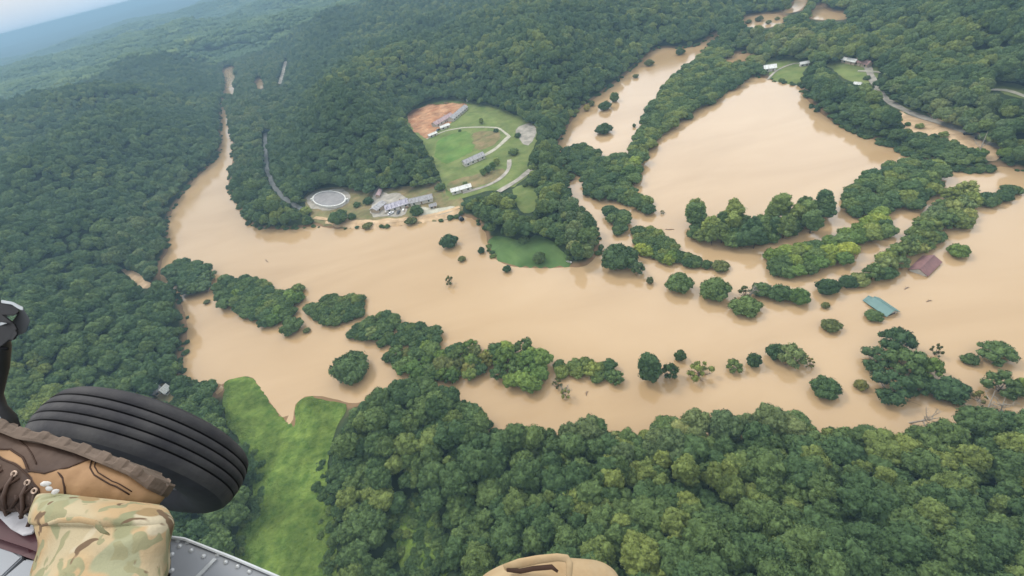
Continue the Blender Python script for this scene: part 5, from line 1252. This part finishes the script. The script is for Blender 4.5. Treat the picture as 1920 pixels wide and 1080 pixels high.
# boot: local frame along the foot (l), away from the sole (h), across (w)
BO = PD(-22, 772, .86)
BL = (PD(322, 908, .83) - BO); LEN = BL.length; BL.normalize()
_h = ROT @ Vector((-.25, -.80, .54)); BH = (_h - BL * _h.dot(BL)).normalized(); BWd = BL.cross(BH)
if (BWd.dot(CAM - BO)) < 0: BWd = -BWd
def BP(l, h, w): return BO + BL * l * LEN + BH * h + BWd * w
def itp(t, tab):
    for (a, x), (b_, y) in zip(tab[:-1], tab[1:]):
        if t <= b_: u = (t - a) / (b_ - a); u = u * u * (3 - 2 * u) * .5 + u * .5; return x + (y - x) * u
    return tab[-1][1]
TOP = [(0, .065), (.05, .085), (.2, .100), (.33, .116), (.42, .118), (.5, .108), (.65, .088), (.8, .078), (.9, .066), (.97, .045), (1.0, .02)]
WID = [(0, .012), (.04, .028), (.12, .036), (.3, .036), (.45, .038), (.6, .045), (.75, .049), (.88, .045), (.96, .030), (1.0, .006)]
SOL = [(0, .020), (.04, .036), (.12, .042), (.3, .040), (.45, .042), (.6, .050), (.75, .054), (.88, .050), (.96, .036), (1.0, .010)]
ARC = [(0, .012), (.3, .012), (.42, .004), (.6, 0.0), (.85, 0), (1.0, .012)]   # the sole bends up at the toe
nl_, nr_ = 110, 64; V = []; Fc = []; mi = []; par = []
for i in range(nl_ + 1):
    l = i / nl_
    for k in range(nr_):
        a = 2 * math.pi * k / nr_; c, s_ = math.cos(a), math.sin(a)
        h1 = itp(l, TOP); w = itp(l, WID); h = h1 * .5 + h1 * .5 * math.copysign(abs(s_) ** .8, s_); ww = w * math.copysign(abs(c) ** (.62 if s_ < 0 else .95), c)
        ww *= 1 - .25 * max(0, h / h1 - .5)
        h = max(h, .002) + itp(l, ARC)
        bmp = noise.noise(Vector((l * 9, h * 40, ww * 40))) * .0022 + (noise.noise(Vector((l * 30, h * 110, 2))) * .0016 if .42 < l < .66 else 0)
        V.append(BP(l, h, ww + math.copysign(bmp, c))); par.append((l, h, ww))
for i in range(nl_):
    for k in range(nr_):
        Fc.append((i * nr_ + k, i * nr_ + (k + 1) % nr_, (i + 1) * nr_ + (k + 1) % nr_, (i + 1) * nr_ + k))
        l, h, ww = par[i * nr_ + k]
        quarter = h < .062 - .05 * smooth(np.array((l - .42) / .22)) + .035 * smooth(np.array((.30 - l) / .2)) and l < .66
        lacep = h > (.098 - .02 * (l - .3) * 4 if l < .6 else 9) and l < .55
        mi.append(0)
Fc += [tuple(range(nr_)), tuple(nl_ * nr_ + k for k in range(nr_))]; mi += [0, 1]
boot = cam_mesh("boot", V, Fc, None, per, True, [M['boot_leather']], [0] * len(Fc))
za = boot.data.attributes.new('zone', 'FLOAT', 'POINT')
ZA = [(0, .3), (.19, .3), (.25, .034), (.31, .026), (.39, .036), (.46, .052), (.54, .049), (.62, .030), (.665, .006), (.70, -.03), (1, -.03)]
ZB = [(0, .3), (.2, .05), (.25, .036), (.37, .045), (.47, .056), (.56, .070), (.60, .095), (.64, .2), (1, .2)]
def zone(l, h):
    h -= itp(l, ARC)
    return max(min(itp(l, ZA) - h, .03), min(h - itp(l, ZB), .03))
za.data.foreach_set('value', [zone(l, h) for l, h, w in par])
# sole with lugs
V = []; Fc = []; ns = 220
out = []
for side in (1, -1):
    rng_ = range(ns // 2 + 1) if side == 1 else range(ns // 2, -1, -1)
    for i in rng_:
        t = i / (ns // 2); l = .5 - .5 * math.cos(math.pi * t); out.append((l, side * itp(l, SOL)))
nO = len(out)
for lay, (hh, gr) in enumerate(((.009, .965), (.005, .99), (.000, 1.0), (-.005, 1.0), (-.010, .975))):
    for j, (l, w) in enumerate(out):
        lug = 1.0
        if lay >= 2: lug = 1.0 if (int(j * .26) % 2 == 0) else .945
        V.append(BP(.5 + (l - .5) * (1.0 + (.012 if lay > 0 else .004)), hh + itp(l, ARC) + (.003 if (lay == 4 and lug < 1) else 0), w * gr * lug))
for lay in range(4):
    for j in range(nO): Fc.append((lay * nO + j, lay * nO + (j + 1) % nO, (lay + 1) * nO + (j + 1) % nO, (lay + 1) * nO + j))
Fc += [tuple(range(nO)), tuple(4 * nO + j for j in range(nO))]
cam_mesh("sole", V, Fc, M['sole'], boot, False)
def on_boot(l, h, side=1, out_=.001):
    h1 = itp(l, TOP); w = itp(l, WID); s_ = (h / h1 - .5) * 2; s_ = max(-.98, min(.98, s_)); s_ = math.copysign(abs(s_) ** (1 / .8), s_); c = math.sqrt(1 - s_ * s_)
    ww = w * c ** (.62 if s_ < 0 else .95) * (1 - .25 * max(0, h / h1 - .5))
    return BP(l, h + itp(l, ARC), side * (ww + out_))
def seam(pts, r, name="seam", m_='stitch'):
    q = []
    for (a, b_), (c, d) in zip(pts[:-1], pts[1:]):
        for t in np.linspace(0, 1, 6, endpoint=False): q.append(on_boot(a + (c - a) * t, b_ + (d - b_) * t))
    q.append(on_boot(*pts[-1])); tubew(q, [r] * len(q), 8, name, M[m_], boot)
seam([(.20, .060), (.25, .034), (.31, .026), (.39, .036), (.46, .052), (.54, .049), (.62, .030), (.665, .006)], .0016)
seam([(.25, .038), (.37, .047), (.47, .058), (.56, .072), (.59, .09)], .0013)
seam([(.58, .040), (.63, .047), (.66, .057), (.685, .070)], .0014)
seam([(.665, .008), (.70, .020), (.745, .027), (.83, .031), (.92, .029)], .0012)
seam([(.68, .006), (.71, .016), (.75, .022), (.83, .026), (.92, .024)], .0009)
seam([(.30, .010), (.36, .018), (.42, .030), (.47, .040)], .0011)
seam([(.05, .055), (.12, .050), (.20, .045)], .0011)
for l, h in ((.25, .052), (.33, .056), (.42, .062), (.50, .068), (.55, .076)):
    c = on_boot(l, h, 1, .002); nrm = (BWd * .95 + BH * .3).normalized()
    ring("eyelet", [(.0022, .000), (.0028, .0022), (.0046, .0024), (.0052, .0006)], boot, [M['brass']], [0] * 3, 18, c, nrm)
    tubew([on_boot(l, h + .002, 1, .002), on_boot(l + .01, h + .018, 1, .005), on_boot(l + .02, h + .034, 1, .005), on_boot(l + .03, h + .05, 1, .003)], [.0022, .0030, .0030, .0028], 8, "lace", M['leather_d'], boot)
    tubew([on_boot(l + .03, h + .004, 1, .001), on_boot(l + .0, h + .022, 1, .004), on_boot(l - .03, h + .040, 1, .003)], [.0018, .0028, .0028], 8, "lace", M['stitch'], boot)
for k in range(7):
    l = .20 + .055 * k; h1 = itp(l, TOP); a = BP(l, h1 * .80 + itp(l, ARC), itp(l, WID) * .78); b_ = BP(l + .02, h1 * 1.01 + itp(l, ARC), 0); c = BP(l, h1 * .80 + itp(l, ARC), -itp(l, WID) * .78)
    tubew([a, a.lerp(b_, .5) + BH * .003, b_ + BH * .001, b_.lerp(c, .5) + BH * .003, c], [.0028] * 5, 8, "lace", M['leather_d'], boot)
for (x, y, a, ln) in ((86, 907, .10, .016), (92, 916, -.25, .010), (104, 922, .35, .012)):
    c = PD(x, y, .715); d = ROT @ Vector((math.cos(a), math.sin(a), 0))
    tubew([c - d * ln / 2, c - d * ln * .2, c + d * ln * .2, c + d * ln / 2], [.0018, .0042, .0036, .0015], 12, "lace_tip", M['lace'], boot, .5)
# ------------------------------------------------------------------ air
m = bpy.data.materials.new("haze"); m.use_nodes = True; nt = m.node_tree; nt.nodes.clear()
pv = N(nt, "ShaderNodeVolumePrincipled"); pv.inputs['Color'].default_value = (.34, .54, .70, 1); pv.inputs['Density'].default_value = 3.4e-4; pv.inputs['Anisotropy'].default_value = .0
o = N(nt, "ShaderNodeOutputMaterial"); nt.links.new(pv.outputs[0], o.inputs['Volume'])
bm = bmesh.new(); bmesh.ops.create_cube(bm, size=1.0); me = bpy.data.meshes.new("haze"); bm.to_mesh(me); bm.free(); me.materials.append(m)
hz = link("haze", me, kind='stuff'); zlo = float(GZ.min()) - 1.5; zhi = max(float(GZ.max()) + 22, H + 3); print('haze', zlo, zhi, GZ.max())
hz.scale = (200000, 200000, zhi - zlo); hz.location = (0, 0, (zhi + zlo) / 2)
